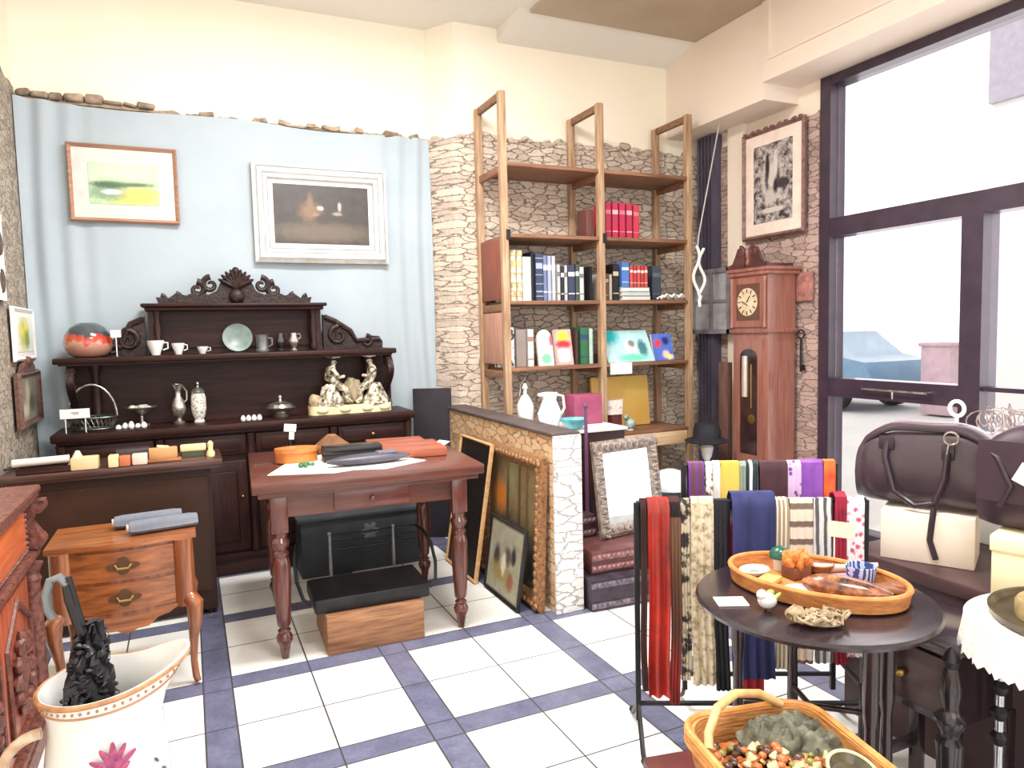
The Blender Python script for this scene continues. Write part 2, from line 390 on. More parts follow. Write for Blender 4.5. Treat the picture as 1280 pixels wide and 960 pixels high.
def framed(name, label, w, h, fw, dep, fm, art, mat=0, matm=None, loc=(0, 0, 0), rz=0, tilt=0, lean=False, fancy=None, group=None, cat='picture', artname='picture'):
    """frame facing -y; origin at the middle of the bottom edge"""
    t = thing(name, label, cat, loc, 0, group, rot=(tilt, 0, rz))
    t.rotation_mode = 'ZXY' if False else 'XYZ'
    m = MB()
    steps = [(0, 0, .55), (.35, .0, 1.0), (.75, .0, .7), (1, 0, .4)]
    rings = []
    for k, _, d in steps + [(1, 0, 0)]:
        i = fw * k
        rings.append([(-w / 2 + i, -dep * d, i), (w / 2 - i, -dep * d, i), (w / 2 - i, -dep * d, h - i), (-w / 2 + i, -dep * d, h - i)])
    rings.insert(0, [(-w / 2, 0, 0), (w / 2, 0, 0), (w / 2, 0, h), (-w / 2, 0, h)])
    m.loft(rings, (False, False)); m.span((-w / 2 + fw * .5, -.008, fw * .5), (w / 2 - fw * .5, 0, h - fw * .5))
    if fancy: fancy(m, w, h, fw, dep)
    m.build('frame', fm, t, False)
    iw, ih = w - 2 * fw, h - 2 * fw
    if mat: MB().span((-iw / 2, -.011, fw), (iw / 2, -.008, h - fw)).build('mat_board', matm, t, False)
    pw, ph = iw - 2 * mat, ih - 2 * mat
    o = MB().span((-pw / 2, -.014, -ph / 2), (pw / 2, -.009, ph / 2)).build(artname, art, t, False); o.location = (0, 0, h / 2)
    return t
art1 = picture('green_landscape', (150, 190, 150), (206, 226, 190), [(.04, -.08, .16, .05, (190, 196, 110), .5), (-.1, -.05, .1, .05, (132, 160, 132), .5), (-.08, -.005, .1, .022, (76, 104, 84), .5), (.06, -.0, .1, .014, (96, 118, 80), .6), (-.07, -.05, .05, .015, (226, 236, 226), .5), (.1, -.05, .09, .03, (200, 196, 110), .6), (0, .08, .2, .05, (196, 226, 190), .7)], 16, 2.6)
framed('framed_picture', 'green landscape watercolour in a thin brown frame on the grey drape', .61, .475, .026, .03, wood((186, 144, 120), (146, 104, 84), .5), art1, .085, M((222, 216, 210), None, .8), (-.305, 5.135, 2.235))
art2 = picture('dark_still_life', (46, 42, 40), (74, 68, 64), [(0, -.12, .34, .06, (104, 92, 80), .6), (-.055, .0, .028, .012, (250, 246, 226), .4), (-.015, .045, .022, .014, (250, 244, 222), .4), (-.08, .06, .02, .07, (122, 92, 76), .6), (-.08, .02, .07, .06, (128, 100, 80), .7), (.12, .06, .012, .03, (176, 166, 156), .5), (.1, .01, .03, .012, (150, 140, 132), .5), (.0, -.03, .05, .03, (70, 58, 54), .6)], 12)
fp = framed('framed_picture', 'dark still life painting in a wide white moulded frame on the grey drape', .91, .665, .1, .06, M((240, 240, 236), (214, 212, 206), .6, 0, 12), art2, .032, WHITE, (.902, 5.135, 2.005))

for ins, wd_, dd in ((.026, .006, .066), (.062, .008, .05), (.094, .006, .034)):
    m = MB(); W_, H_ = .91 - 2 * ins, .665 - 2 * ins; rg = []
    for a, y in ((0, -dd + .006), (0, -dd), (wd_, -dd), (wd_, -dd + .006)): rg.append([(-W_ / 2 + a, y, ins + a), (W_ / 2 - a, y, ins + a), (W_ / 2 - a, y, ins + H_ - a), (-W_ / 2 + a, y, ins + H_ - a)])
    m.loft(rg, (False, False)).build('groove_shade', M((170, 176, 178), (140, 146, 148), .6), fp, False)  # grey strips put the shade of the frame's grooves into colour
# ================================================================= the carved sideboard
sb = thing('sideboard', 'long dark carved sideboard with a high crested back against the grey drape', 'sideboard', (.335, 4.95, 0))
# local x = world x - .335, local y = world y - 4.95 (front counter edge at y = -.2)
MB().span((-1.06, -.17, 0), (1.06, .19, .13)).span((-1.075, -.185, .11), (1.075, .19, .135), ).build('plinth', DARK, sb)
MB().span((-1.04, -.15, .13), (1.04, .18, .92)).build('body', DARK, sb)
m = MB().box((0, 0, .945), (2.15, .42, .05), bev=.012); m.box((0, .0, .915), (2.1, .39, .02), bev=.006); m.build('counter', DARK, sb)
for i in range(4):
    cx = -.78 + i * .52
    d = MB().box((cx, -.158, .83), (.46, .024, .13), bev=.008).box((cx, -.172, .83), (.40, .01, .085), bev=.004).build('drawer', DARK, sb)
    MB().ell((cx, -.186, .83), (.013, .014, .013)).build('knob', BRASS if i == 3 else DARKZ, d)
    d = MB().box((cx, -.158, .44), (.46, .024, .58), bev=.008).box((cx, -.172, .44), (.34, .012, .45), bev=.012).build('door', DARKZ, sb)
    MB().ell((cx + .195, -.182, .5), (.01, .016, .01)).build('knob', BRASS, d)
for cx in (-1.03, -.52, 0, .52, 1.03):
    MB().lathe([(.028, 0), (.03, .05), (.022, .08), (.026, .3), (.022, .5), (.03, .56), (.03, .62), (.02, .66), (.028, .76)], 14, (cx, -.165, .14)).build('column', DARKZ, sb)
MB().span((-1.0, .14, .97), (1.0, .17, 1.37)).build('back_panel', DARK, sb)
m = MB().box((-.035, .02, 1.387), (2.03, .30, .036), bev=.01); m.box((-.035, .03, 1.365), (1.98, .27, .014)); m.build('shelf', DARK, sb)
def bracket(sx):
    out = []
    for i in range(25):
        k = i / 24; z = .975 + .39 * k; out.append((-.02 + .1 * math.sin(k * 2 * PI) * (1 - .3 * k) - .06, z))
    back = [(y + .05 + .05 * (1 - math.sin(k / 24 * PI)), z) for k, (y, z) in enumerate(out)]
    m = MB().prism(out + back[::-1], sx - .02, sx + .02, 'yz')
    m.cyl((sx - .024, -.02, 1.02), (sx + .024, -.02, 1.02), .035).cyl((sx - .024, -.06, 1.32), (sx + .024, -.06, 1.32), .03)
    return m
for sx in (-.965, .93): bracket(sx).build('bracket', CARVED, sb)
for sx in (-.86, .82): MB().lathe([(.03, 0), (.034, .03), (.022, .06), (.03, .16), (.02, .3), (.032, .36), (.032, .39)], 14, (sx, .09, .975)).build('column', DARKZ, sb)
# raised middle stage with cornice and crest
m = MB().span((-.55, .12, 1.405), (.50, .16, 1.70)); m.span((-.55, .03, 1.405), (-.515, .16, 1.70)).span((.465, .03, 1.405), (.50, .16, 1.70)); m.build('upper_panel', DARK, sb)
m = MB().box((-.025, .06, 1.712), (1.12, .22, .022), bev=.008).box((-.025, .07, 1.69), (1.08, .18, .024), bev=.006).box((-.025, .11, 1.45), (1.0, .02, .012)); m.build('cornice', DARK, sb)
for sx in (-.50, .45): MB().lathe([(.02, 0), (.026, .03), (.016, .06), (.024, .15), (.016, .22), (.024, .27)], 12, (sx, .035, 1.41)).build('column', DARKZ, sb)
def spiral(m, cx, cz, r, turns, sgn, y0, w):
    pts = []; rad = []
    for i in range(26):
        k = i / 25; a = PI / 2 + sgn * turns * 2 * PI * k; rr = r * (1 - .82 * k); pts.append((cx + rr * math.cos(a), y0, cz + rr * math.sin(a))); rad.append(w * (1 - .55 * k))
    m.tube(pts, rad, 8)
m = MB()
for sg in (-1, 1):
    prof = [(0, 0), (.02, 0), (.46, 0), (.475, .045), (.40, .04), (.36, .07), (.30, .055), (.24, .085), (.17, .06), (.12, .085), (.09, .15), (.04, .2), (0, .215)]
    m.prism([(sg * u - .025, 1.72 + v) for u, v in prof], .045, .10)
    spiral(m, sg * .235 - .025, 1.815, .05, 1.2, sg, .06, .022); spiral(m, sg * .155 - .025, 1.845, .05, 1.2, -sg, .055, .02)
    spiral(m, sg * .36 - .025, 1.755, .035, 1.1, sg, .06, .016); spiral(m, sg * .445 - .025, 1.75, .03, 1.1, sg, .06, .014)
for a in range(-4, 5):
    t_ = a * .27; m.ell((-.025 + .05 * math.sin(t_), .04, 1.82 + .055 * math.cos(t_)), (.018, .03, .075), (0, t_, 0), 10)
m.ell((-.025, .03, 1.77), (.05, .035, .05)); m.ell((-.025, .05, 1.93), (.025, .03, .03))
m.build('crest', CARVED, sb)
# carved scrolls left and right of the middle stage
for sg, x0, x1 in ((-1, -.57, -.82), (1, .52, .93)):
    m = MB(); wd = abs(x1 - x0)
    prof = [(0, 0), (wd, 0), (wd, .05), (wd * .93, .085), (wd * .8, .09), (wd * .62, .06), (wd * .5, .07), (wd * .42, .13), (wd * .3, .15), (wd * .2, .2), (.03, .23), (0, .24)]
    if sg < 0: prof = [(0, 0), (wd, 0), (wd * .9, .07), (wd * .62, .12), (wd * .5, .17), (wd * .25, .2), (.03, .23), (0, .24)]
    m.prism([(x0 + sg * u, 1.405 + v) for u, v in prof], .06, .11)
    spiral(m, x0 + sg * .10, 1.50, .065, 1.3, sg, .055, .02); spiral(m, x0 + sg * wd * .72, 1.455, .04, 1.2, -sg, .055, .018)
    m.tube([(x0 + sg * .01, .055, 1.63), (x0 + sg * .08, .055, 1.60), (x0 + sg * wd * .45, .055, 1.53), (x0 + sg * wd * .55, .055, 1.46), (x0 + sg * wd * .95, .055, 1.47)], .018, 8)
    m.build('scroll', CARVED, sb)

# ---------------------------------------------------------------- what stands on the sideboard (counter top z = .97, shelf top z = 1.405)
CT, ST = .971, 1.406
def scribble(parent, x, y, z, w):
    MB().box((x, y, z), (w, .001, .004)).box((x + w * .1, y, z - .009), (w * .7, .001, .004)).build('handwriting', M((90, 90, 100), None, .8), parent, False)
b = thing('wire_basket', 'oval wire basket with a tall hoop handle at the left end of the sideboard', 'basket', (-.54, 4.92, CT))
m = MB(); m.tube([(.11 * math.cos(a), .07 * math.sin(a), .006) for a in [i * PI / 12 for i in range(24)]], .005, 6, True)
for i in range(28):
    a = i * PI / 14; m.tube([(.10 * math.cos(a), .065 * math.sin(a), .006), (.135 * math.cos(a + .2), .085 * math.sin(a + .2), .075)], .0025, 5)
m.tube([(.135 * math.cos(i * PI / 16), .085 * math.sin(i * PI / 16), .075) for i in range(32)], .006, 6, True)
m.lathe([(.001, 0), (.105, .002), (.105, .006), (.001, .008)], 20, sq=.62); m.build('bowl', M((120, 128, 116), (60, 66, 58), .35, .7, 20), b)
MB().tube([(.13 * math.cos(PI * i / 16), 0, .07 + .2 * math.sin(PI * i / 16)) for i in range(17)], .007, 8).build('handle', SILVER, b)
for nm, lab, x, y, z, w, h, hp in (('price_card', 'white price card on two legs at the left end of the sideboard counter', -.615, 4.80, CT, .15, .055, .085), ('price_card', 'small white price card on a thin pin beside the red round vase', -.385, 4.85, ST, .055, .042, .115)):
    t = thing(nm, lab, 'price card', (x, y, z)); MB().box((0, 0, hp + h / 2), (w, .003, h)).build('card', PAPER, t, False)
    for sx in ((-.05, .05) if w > .1 else (0,)): MB().cyl((sx, .003, 0), (sx, .003, hp + .01), .003).build('leg', WHITE, t)
    if w > .1: scribble(t, 0, -.0022, hp + .034, .04)
t = thing('centrepiece_dish', 'fluted silver dish on a short foot holding pale sweets, on the sideboard', 'dish', (-.28, 4.95, CT))
MB().lathe([(.045, 0), (.045, .008), (.012, .02), (.01, .06), (.03, .075), (.075, .10), (.09, .115), (.086, .118), (.03, .085), (.004, .08)], 20).build('dish', SILVER, t)
m = MB()
for i in range(9): a = i * .7; m.ell((.05 * math.cos(a) * (i % 3) / 2, .05 * math.sin(a) * (i % 3) / 2, .112 + .006 * (i % 2)), (.022, .022, .014), seg=10)
m.build('filling', M((206, 206, 190), (160, 160, 140), .5, 0, 30), t)
for i in range(5):
    solo('porcelain_trinket', MB().lathe([(.016, 0), (.022, .008), (.02, .022), (.012, .03), (.009, .034)], 12), PORCELAIN, 'small white porcelain pot in the huddle in front of the fluted dish', 'trinket', (-.40 + .034 * i, 4.83 + .02 * (i % 2), CT), 0, 'white pots before the fluted dish').scale = (.8, .8, .8 + .25 * (i % 3))
t = thing('flared_pitcher', 'slim silver vase with a flared neck on the sideboard, left of the lidded urn', 'vase', (-.07, 4.92, CT))
MB().lathe([(.032, 0), (.034, .01), (.016, .022), (.014, .032), (.034, .06), (.044, .095), (.036, .14), (.018, .175), (.017, .21), (.036, .248), (.033, .249), (.012, .20)], 20).build('body', SILVER, t)
m = MB(); m.tube([(.03, 0, .13), (.05, 0, .15), (.05, 0, .2), (.03, 0, .235)], .005, 6); m.build('handle', SILVER, t)
t = thing('lidded_urn', 'patterned silver lidded jar on the sideboard, right of the slim vase', 'urn', (.045, 4.92, CT))
EMB = patterned('embossed_silver', [(.1, (120, 116, 108)), (.5, (220, 216, 208))], 'voronoi', 60, (1, 1, 1), .3, .6)
MB().lathe([(.03, 0), (.032, .008), (.026, .02), (.038, .05), (.045, .09), (.044, .16), (.036, .185), (.034, .19)], 20).build('body', EMB, t)
MB().lathe([(.04, .188), (.042, .196), (.028, .215), (.01, .225), (.008, .235), (.013, .245), (.008, .256), (.001, .262)], 18).build('lid', SILVER, t)
for i in range(4):
    solo('porcelain_piece', MB().lathe([(.014, 0), (.017, .012), (.012, .026), (.006, .034)], 12), PORCELAIN, 'little white porcelain piece in the row between urn and covered dish', 'trinket', (.30 + .033 * i, 4.84, CT), 0, 'white pieces in the middle of the counter')
t = thing('covered_dish', 'silver covered serving dish with a knobbed lid on the sideboard', 'dish', (.54, 4.92, CT))
MB().lathe([(.05, 0), (.052, .006), (.03, .02), (.07, .04), (.095, .062), (.09, .066)], 24).build('dish', SILVER, t)
MB().lathe([(.088, .062), (.075, .085), (.035, .1), (.012, .106), (.008, .12), (.014, .13), (.01, .142), (.001, .148)], 24).build('lid', SILVER, t)
# porcelain figure group
t = thing('figurine_group', 'porcelain group of two seated figures on a cream base at the right of the sideboard', 'figurine', (1.0, 4.92, CT))
m = MB().prism([(x * 1, y * 1) for x, y in rrect(.56, .17, .06)], 0, .055, 'xy')
for x_ in (-.2, -.05, .1, .22): m.ell((x_, -.085, .03), (.04, .02, .022))
m.build('base', CREAM, t)
FIGM = patterned('glazed_porcelain', [(.36, (62, 54, 46)), (.46, (150, 138, 116)), (.54, (206, 198, 182)), (.66, (240, 236, 228))], 'noise', 34, (1, 1, 1), .22, .2)
def skin(name, verts, edges, radii, mat, parent):
    me = bpy.data.meshes.new(name); me.from_pydata(verts, edges, []); o = bpy.data.objects.new(name, me); C.objects.link(o); o.parent = parent
    md = o.modifiers.new('skin', 'SKIN'); sv = me.skin_vertices[0].data
    for i, r in enumerate(radii): sv[i].radius = (r, r)
    sv[0].use_root = True; o.modifiers.new('sub', 'SUBSURF').levels = 2; o.modifiers['sub'].render_levels = 2
    me.materials.append(mat); return o
for sx, dirx, hh in ((-.12, 1, .36), (.16, -1, .38)):
    z0 = .055
    V = [(sx, 0, z0 + .13), (sx, 0, z0 + .19), (sx + dirx * .01, 0, z0 + .25), (sx + dirx * .015, -.01, z0 + .275), (sx + dirx * .02, -.015, z0 + .31),
         (sx + dirx * .05, -.03, z0 + .13), (sx + dirx * .09, -.03, z0 + .11), (sx + dirx * .1, -.04, z0 + .03), (sx + dirx * .13, -.05, z0 + .015),
         (sx + dirx * .04, .03, z0 + .12), (sx + dirx * .08, .03, z0 + .1), (sx + dirx * .085, .02, z0 + .02),
         (sx + dirx * .0, -.05, z0 + .245), (sx + dirx * .04, -.065, z0 + .19), (sx + dirx * .085, -.05, z0 + .2),
         (sx - dirx * .01, .05, z0 + .245), (sx - dirx * .03, .05, z0 + .18), (sx + dirx * .02, .03, z0 + .15)]
    E_ = [(0, 1), (1, 2), (2, 3), (3, 4), (0, 5), (5, 6), (6, 7), (7, 8), (0, 9), (9, 10), (10, 11), (2, 12), (12, 13), (13, 14), (2, 15), (15, 16), (16, 17)]
    R_ = [.045, .04, .038, .016, .032, .03, .026, .017, .014, .03, .026, .016, .018, .014, .011, .018, .014, .011]
    f = skin('figure', V, E_, R_, FIGM, t)
    m = MB().ell((sx + dirx * .015, .0, z0 + .335), (.033, .035, .02)).lathe([(.05, 0), (.046, .02), (.02, .03)], 14, (sx + dirx * .02, -.01, z0 + .325)); m.build('hat', PORCELAIN if sx > 0 else FIGM, f)
    m = MB().lathe([(.095, 0), (.09, .03), (.06, .08), (.05, .13), (.03, .14)], 16, (sx - dirx * .015, .0, z0)); m.jitter(.022, 32); m.build('drapery', FIGM, f)
m = MB().lathe([(.06, 0), (.065, .06), (.05, .12), (.035, .17), (.01, .19)], 14, (.03, .035, .055)); m.jitter(.03, 26); m.ell((-.24, -.02, .09), (.04, .035, .05)); m.jitter(.008, 40); m.build('rockwork', M((196, 170, 140), (120, 120, 96), .4, 0, 20), t)
# shelf items
t = thing('round_vase', 'round red and grey glazed vase at the left end of the sideboard shelf', 'vase', (-.54, 4.95, ST))
s = NT('dripped_glaze'); v = s.coords(); sp = s.n('SeparateXYZ'); s.l(v, sp.inputs[0]); nz = s.noise(s.coords((1, 1, .25)), 26, 3)
f_ = s.math('ADD', sp.outputs[2], s.math('MULTIPLY_ADD', nz, .1, -.05))
RED = s.fin(s.ramp(s.math('MULTIPLY', f_, 5), [(.28, lin((176, 128, 112))), (.42, lin((186, 136, 120))), (.45, lin((196, 76, 54))), (.62, lin((176, 60, 46))), (.68, lin((58, 66, 72))), (.95, lin((72, 82, 88)))]), .15, 0, .6)
MB().lathe([(.07, 0), (.1, .012), (.126, .05), (.13, .09), (.12, .135), (.095, .175), (.06, .2), (.04, .205), (.034, .2)], 32).build('body', RED, t)
t = thing('teacup', 'white ribbed cup with handle on the sideboard shelf, biggest of three', 'cup', (-.178, 4.9, ST))
MB().lathe([(.024, 0), (.026, .008), (.03, .02), (.044, .06), (.05, .09), (.046, .09), (.03, .025), (.002, .02)], 20).build('bowl', PORCELAIN, t)
MB().tube([(.044, 0, .075), (.068, 0, .075), (.068, 0, .04), (.04, 0, .03)], .005, 6).build('handle', PORCELAIN, t)
dup(t, (-.052, 4.9, ST), .3, 'white cup on the sideboard shelf, middle one of three', .78); dup(t, (.086, 4.9, ST), -.2, 'smallest white cup on the sideboard shelf, nearest the dark plate', (.68, .68, .5))
t = thing('plate', 'dark green-grey plate standing upright on the sideboard shelf', 'plate', (.303, 5.015, ST + .002), rot=(-.22, 0, 0))
m = MB(); pr = [(.001, .0), (.055, .0), (.065, .006), (.092, .012), (.093, .016), (.062, .012), (.05, .006), (.001, .006)]
m.lathe(pr, 32); bmesh.ops.rotate(m.bm, verts=m.bm.verts, cent=(0, 0, 0), matrix=Matrix.Rotation(PI / 2, 3, 'X')); bmesh.ops.translate(m.bm, verts=m.bm.verts, vec=(0, 0, .094))
m.build('disc', patterned('verdigris', [(.3, (84, 104, 100)), (.7, (128, 146, 138))], 'noise', 14, rough=.35, bump=.1), t)
t = thing('pewter_mug', 'grey pewter tankard with handle beside the upright plate', 'mug', (.445, 4.92, ST))
MB().lathe([(.042, 0), (.044, .01), (.036, .02), (.036, .1), (.04, .112), (.036, .112), (.032, .03), (.001, .025)], 20).build('body', PEWTER, t)
MB().tube([(.036, 0, .09), (.062, 0, .085), (.062, 0, .045), (.036, 0, .03)], .006, 6).build('handle', PEWTER, t)
for x_, y_, lab, c_ in ((.566, 4.96, 'small dark lidded jug on the sideboard shelf right of the tankard', (92, 88, 88)), (.645, 4.92, 'small bright footed silver jug on the shelf, rightmost of the row', (190, 186, 182))):
    t = thing('small_jug', lab, 'jug', (x_, y_, ST)); mm = M(c_, None, .25, .8)
    MB().lathe([(.024, 0), (.025, .006), (.012, .018), (.03, .05), (.034, .07), (.02, .1), (.022, .118), (.019, .118), (.012, .1)], 16).build('body', mm, t)
    MB().tube([(.03, 0, .075), (.046, 0, .09), (.04, 0, .112), (.02, 0, .11)], .004, 6).build('handle', mm, t)

# ================================================================= left pier pictures and the console below
art = picture('yellow_flowers', (238, 238, 224), (248, 248, 240), [(-.02, .0, .13, .09, (196, 196, 60), .5), (.05, -.03, .06, .05, (122, 150, 52), .5), (-.08, .02, .04, .03, (236, 216, 60), .5), (.03, .05, .04, .03, (236, 220, 70), .5)], 16)
framed('framed_picture', 'white framed picture of yellow flowers on the left pier', .56, .3, .03, .02, WHITE, art, .02, PAPER, (-.898 + .045, 4.86, 1.40), PI / 2)
art = picture('old_portrait', (104, 100, 84), (168, 160, 136), [(-.03, .03, .06, .07, (190, 176, 150), .5), (.08, -.03, .08, .05, (78, 86, 66), .5), (-.1, -.06, .08, .04, (206, 196, 170), .6)], 9)
def arch(m, w, h, fw, d): m.prism([(-w * .3, h - .01)] + [(w * .3 * math.cos(PI - PI * i / 12), h - .01 + .07 * math.sin(PI * i / 12)) for i in range(13)], -d * .8, 0); m.ell((0, -.02, h + .055), (.04, .025, .03))
framed('framed_picture', 'dark picture in an arched brown wooden frame on the left pier, below the flowers', .58, .31, .035, .035, wood((120, 84, 72), (76, 50, 44), .45), art, 0, None, (-.853, 4.84, 1.03), PI / 2, fancy=arch)
t = thing('wall_textile', 'white hanging with dark round medallions at the left edge', 'textile', (-.848, 4.36, 1.72), PI / 2)
MB().sheet(lambda u, v: (-.16 + .32 * u, .004 * math.sin(u * 20), .95 * v), 16, 10, .004).build('cloth', PAPER, t)
for i in range(5):
    zc = .1 + .19 * i; m = MB(); m.cyl((.06, -.002, zc), (.06, -.008, zc), .06, seg=24); m.cyl((-.09, -.002, zc + .09), (-.09, -.008, zc + .09), .04, seg=20); m.build('medallion', M((110, 92, 80), (58, 48, 44), .8, 0, 30), t)

cs = thing('console_desk', 'dark wooden console desk standing before the left of the sideboard', 'desk', (-.36, 4.29, 0))
m = MB().box((0, 0, .84), (1.0, .38, .036), bev=.008).box((0, .0, .815), (.97, .35, .016)); m.build('top', wood((88, 56, 48), (56, 36, 32), .35), cs)
MB().span((-.46, -.14, .03), (.44, .15, .807)).build('body', M((58, 38, 30), (46, 31, 25), .45, 0, 3, spec=.25), cs)
m = MB().span((-.44, -.15, .14), (.42, -.138, .76)); m.build('front_panel', M((66, 44, 34), (50, 33, 27), .4, 0, 3, spec=.25), cs)
for sx in (-.42, .40):
    for sy in (-.11, .12): MB().lathe([(.018, 0), (.026, .03), (.02, .06), (.028, .065)], 12, (sx, sy, 0)).build('foot', DARKZ, cs)
T0 = .859
m = MB().cyl((-.12, 0, .022), (.12, 0, .022), .02, seg=14); t = solo('paper_roll', m, M((226, 218, 206), None, .7), 'long pale rolled tube lying on the console at far left', 'roll', (-.69, 4.16, T0 + .032), .12)
t = thing('wooden_tray', 'flat dark tray under the pale rolled tube on the console', 'tray', (-.66, 4.17, T0))
MB().box((0, 0, .006), (.26, .13, .012), bev=.003).build('base', DARK, t); MB().box((0, -.06, .018), (.26, .008, .024)).box((0, .06, .018), (.26, .008, .024)).box((-.126, 0, .018), (.008, .12, .024)).box((.126, 0, .018), (.008, .12, .024)).build('rim', DARK, t)
t = thing('scissors', 'pair of dark iron scissors with looped handles at the left end of the console', 'scissors', (-.79, 4.29, T0 + .004), .5)
m = MB().tube([(.035 * math.cos(i * PI / 8), .025 * math.sin(i * PI / 8), .006) for i in range(16)], .006, 6, True); m.build('handle', IRON, t)
m = MB().tube([(-.06 + .03 * math.cos(i * PI / 8), .03 + .022 * math.sin(i * PI / 8), .006) for i in range(16)], .006, 6, True); m.build('handle', IRON, t)
MB().prism([(.03, .0), (.14, .02), (.03, .014)], .004, .008, 'xy').build('blade', SILVER, t)
solo('folded_paper', MB().prism([(-.05, 0), (.05, 0), (.012, .085), (-.004, .085)], -.03, .03), PAPER, 'white folded paper wedge standing on the console behind the cream block', 'paper', (-.54, 4.19, T0), .2)
def block(name, lab, cat, x, y, w, d, h, mat_, rz=0, z=T0, bev=.006): return solo(name, MB().box((0, 0, h / 2), (w, d, h), bev=bev), mat_, lab, cat, (x, y, z), rz)
block('wooden_block', 'cream wooden block on the console front edge, leftmost block', 'block', -.50, 4.14, .12, .08, .062, M((226, 200, 156), (206, 176, 130), .6, 0, 6))
block('wooden_block', 'pale yellow wooden block left of the terracotta block on the console', 'block', -.373, 4.13, .046, .07, .06, M((236, 216, 170), (216, 190, 140), .6, 0, 6))
block('wooden_block', 'small terracotta block on the console', 'block', -.322, 4.13, .05, .06, .052, M((196, 112, 70), None, .7))
block('wooden_block', 'pinkish white block right of the terracotta block on the console', 'block', -.255, 4.14, .07, .06, .055, M((236, 206, 192), None, .7))
block('flat_case', 'slim dark grey flat case lying at the back of the console', 'case', -.30, 4.40, .17, .06, .05, M((70, 62, 66), None, .4), .05)
t = thing('plane_tool', 'tan wooden box plane with a slotted top, on the console', 'tool', (-.15, 4.27, T0), .06)
MB().box((0, 0, .03), (.14, .05, .06), bev=.006).build('body', M((214, 166, 112), (190, 138, 88), .55, 0, 6), t); MB().box((0, 0, .064), (.06, .03, .012), rot=(0, .15, 0), bev=.003).build('wedge', CREAM, t)
t = thing('plane_tool', 'pale wooden tool block with green lining, right of the tan plane on the console', 'tool', (-.0, 4.28, T0), -.05)
MB().box((0, 0, .045), (.13, .055, .035), bev=.006).build('body', M((240, 224, 176), (222, 200, 148), .55, 0, 6), t); MB().box((0, 0, .014), (.11, .05, .028)).build('base', M((70, 80, 58), None, .7), t)
block('wooden_tile', 'flat brown wooden slat lying before the tan plane on the console', 'slat', -.14, 4.15, .16, .06, .018, WALNUT, .05)
solo('wooden_peg', MB().lathe([(.02, 0), (.022, .02), (.012, .04), (.016, .07), (.006, .085)], 14), M((236, 214, 160), None, .5), 'short pale wooden peg at the right end of the console', 'peg', (.085, 4.2, T0))
# ================================================================= bombe nightstand with rolls
ns = thing('nightstand', 'small walnut serpentine two-drawer nightstand with curved legs, left of the table', 'nightstand', (-.29, 3.51, 0))
def sfront(x, dep=.165, b=.03): return -dep - b * math.cos(x / .27 * PI / 1.0 * .5) ** 2 + .012 * (1 if abs(x) > .2 else 0) * 0
def plan(w, y1, off=0, n=20):
    p = [(-w / 2 + w * i / n, sfront(-w / 2 + w * i / n) - off) for i in range(n + 1)]
    return p + [(w / 2, y1), (-w / 2, y1)]
m = MB().prism(plan(.56, .185, .015), .645, .667, 'xy'); m.build('top', WALNUT, ns)
MB().prism(plan(.525, .17), .355, .645, 'xy').build('body', WALNUTZ, ns)
def curved(x0, x1, z0, z1, off, th, n=14):
    a = [(x0 + (x1 - x0) * i / n, sfront(x0 + (x1 - x0) * i / n) - off) for i in range(n + 1)]
    return MB().prism(a + [(x, y + th) for x, y in a[::-1]], z0, z1, 'xy')
for z0 in (.51, .375):
    d = curved(-.19, .19, z0, z0 + .12, .008, .016).build('drawer', WALNUT, ns)
    MB().prism([(.05 * math.cos(a) * (1 + .25 * math.cos(4 * a)), z0 + .06 + .03 * math.sin(a) * (1 + .25 * math.cos(4 * a))) for a in [i * PI / 16 for i in range(32)]], -.209, -.200).build('escutcheon', M((96, 66, 44), None, .5, .3), d)
    m = MB(); m.tube([(-.03, -.21, z0 + .066), (-.02, -.225, z0 + .054), (.02, -.225, z0 + .054), (.03, -.21, z0 + .066)], .005, 6); m.build('handle', BRASS, d)
a = [(-.20 + .40 * i / 20, .372) for i in range(21)] + [(.20 - .40 * i / 20, .36 - .075 * max(0, math.sin(PI * i / 20)) ** 1.5 - .012 * math.sin(PI * i / 4) ** 2) for i in range(21)]
MB().prism(a, -.185, -.165).build('apron', WALNUT, ns)
for sx in (-1, 1):
    MB().tube([(sx * .226, -.160, .355), (sx * .226, -.160, .45), (sx * .226, -.160, .645)], .042, 16).build('stile', WALNUTZ, ns)
    pts = [(sx * .232, -.165, .40), (sx * .24, -.172, .385), (sx * .262, -.19, .36), (sx * .262, -.19, .30), (sx * .25, -.175, .2), (sx * .245, -.17, .1), (sx * .25, -.18, .035), (sx * .258, -.195, .012)]
    MB().tube(pts, [.030, .036, .036, .028, .018, .014, .015, .013], 12).build('leg', WALNUTZ, ns)
    MB().tube([(sx * .235, .15, .4), (sx * .25, .155, .34), (sx * .24, .15, .2), (sx * .24, .15, .012)], [.024, .028, .018, .013], 12).build('leg', WALNUTZ, ns)
ROLL = M((116, 122, 134), (98, 104, 116), .8, 0, 12)
for y_, x_, a_, lab in ((3.57, -.20, .1, 'grey fabric roll on the nightstand, the one behind'), (3.44, -.135, .16, 'grey fabric roll on the nightstand, the front one with the pale end')):
    r = thing('fabric_roll', lab, 'roll', (x_, y_, .667), a_)
    m = MB(); rings = []
    for i in range(9):
        xx = -.135 + .27 * i / 8; k = .86 if i in (0, 8) else 1
        rings.append([(xx, .034 * k * math.cos(b) * (1.25 if math.sin(b) < 0 else 1), .03 + .03 * k * math.sin(b)) for b in [j * PI / 9 for j in range(18)]])
    m.loft(rings); m.build('wrap', ROLL, r)
    MB().cyl((-.145, 0, .03), (-.132, 0, .03), .018, seg=14).build('core', M((206, 196, 184), None, .8), r)

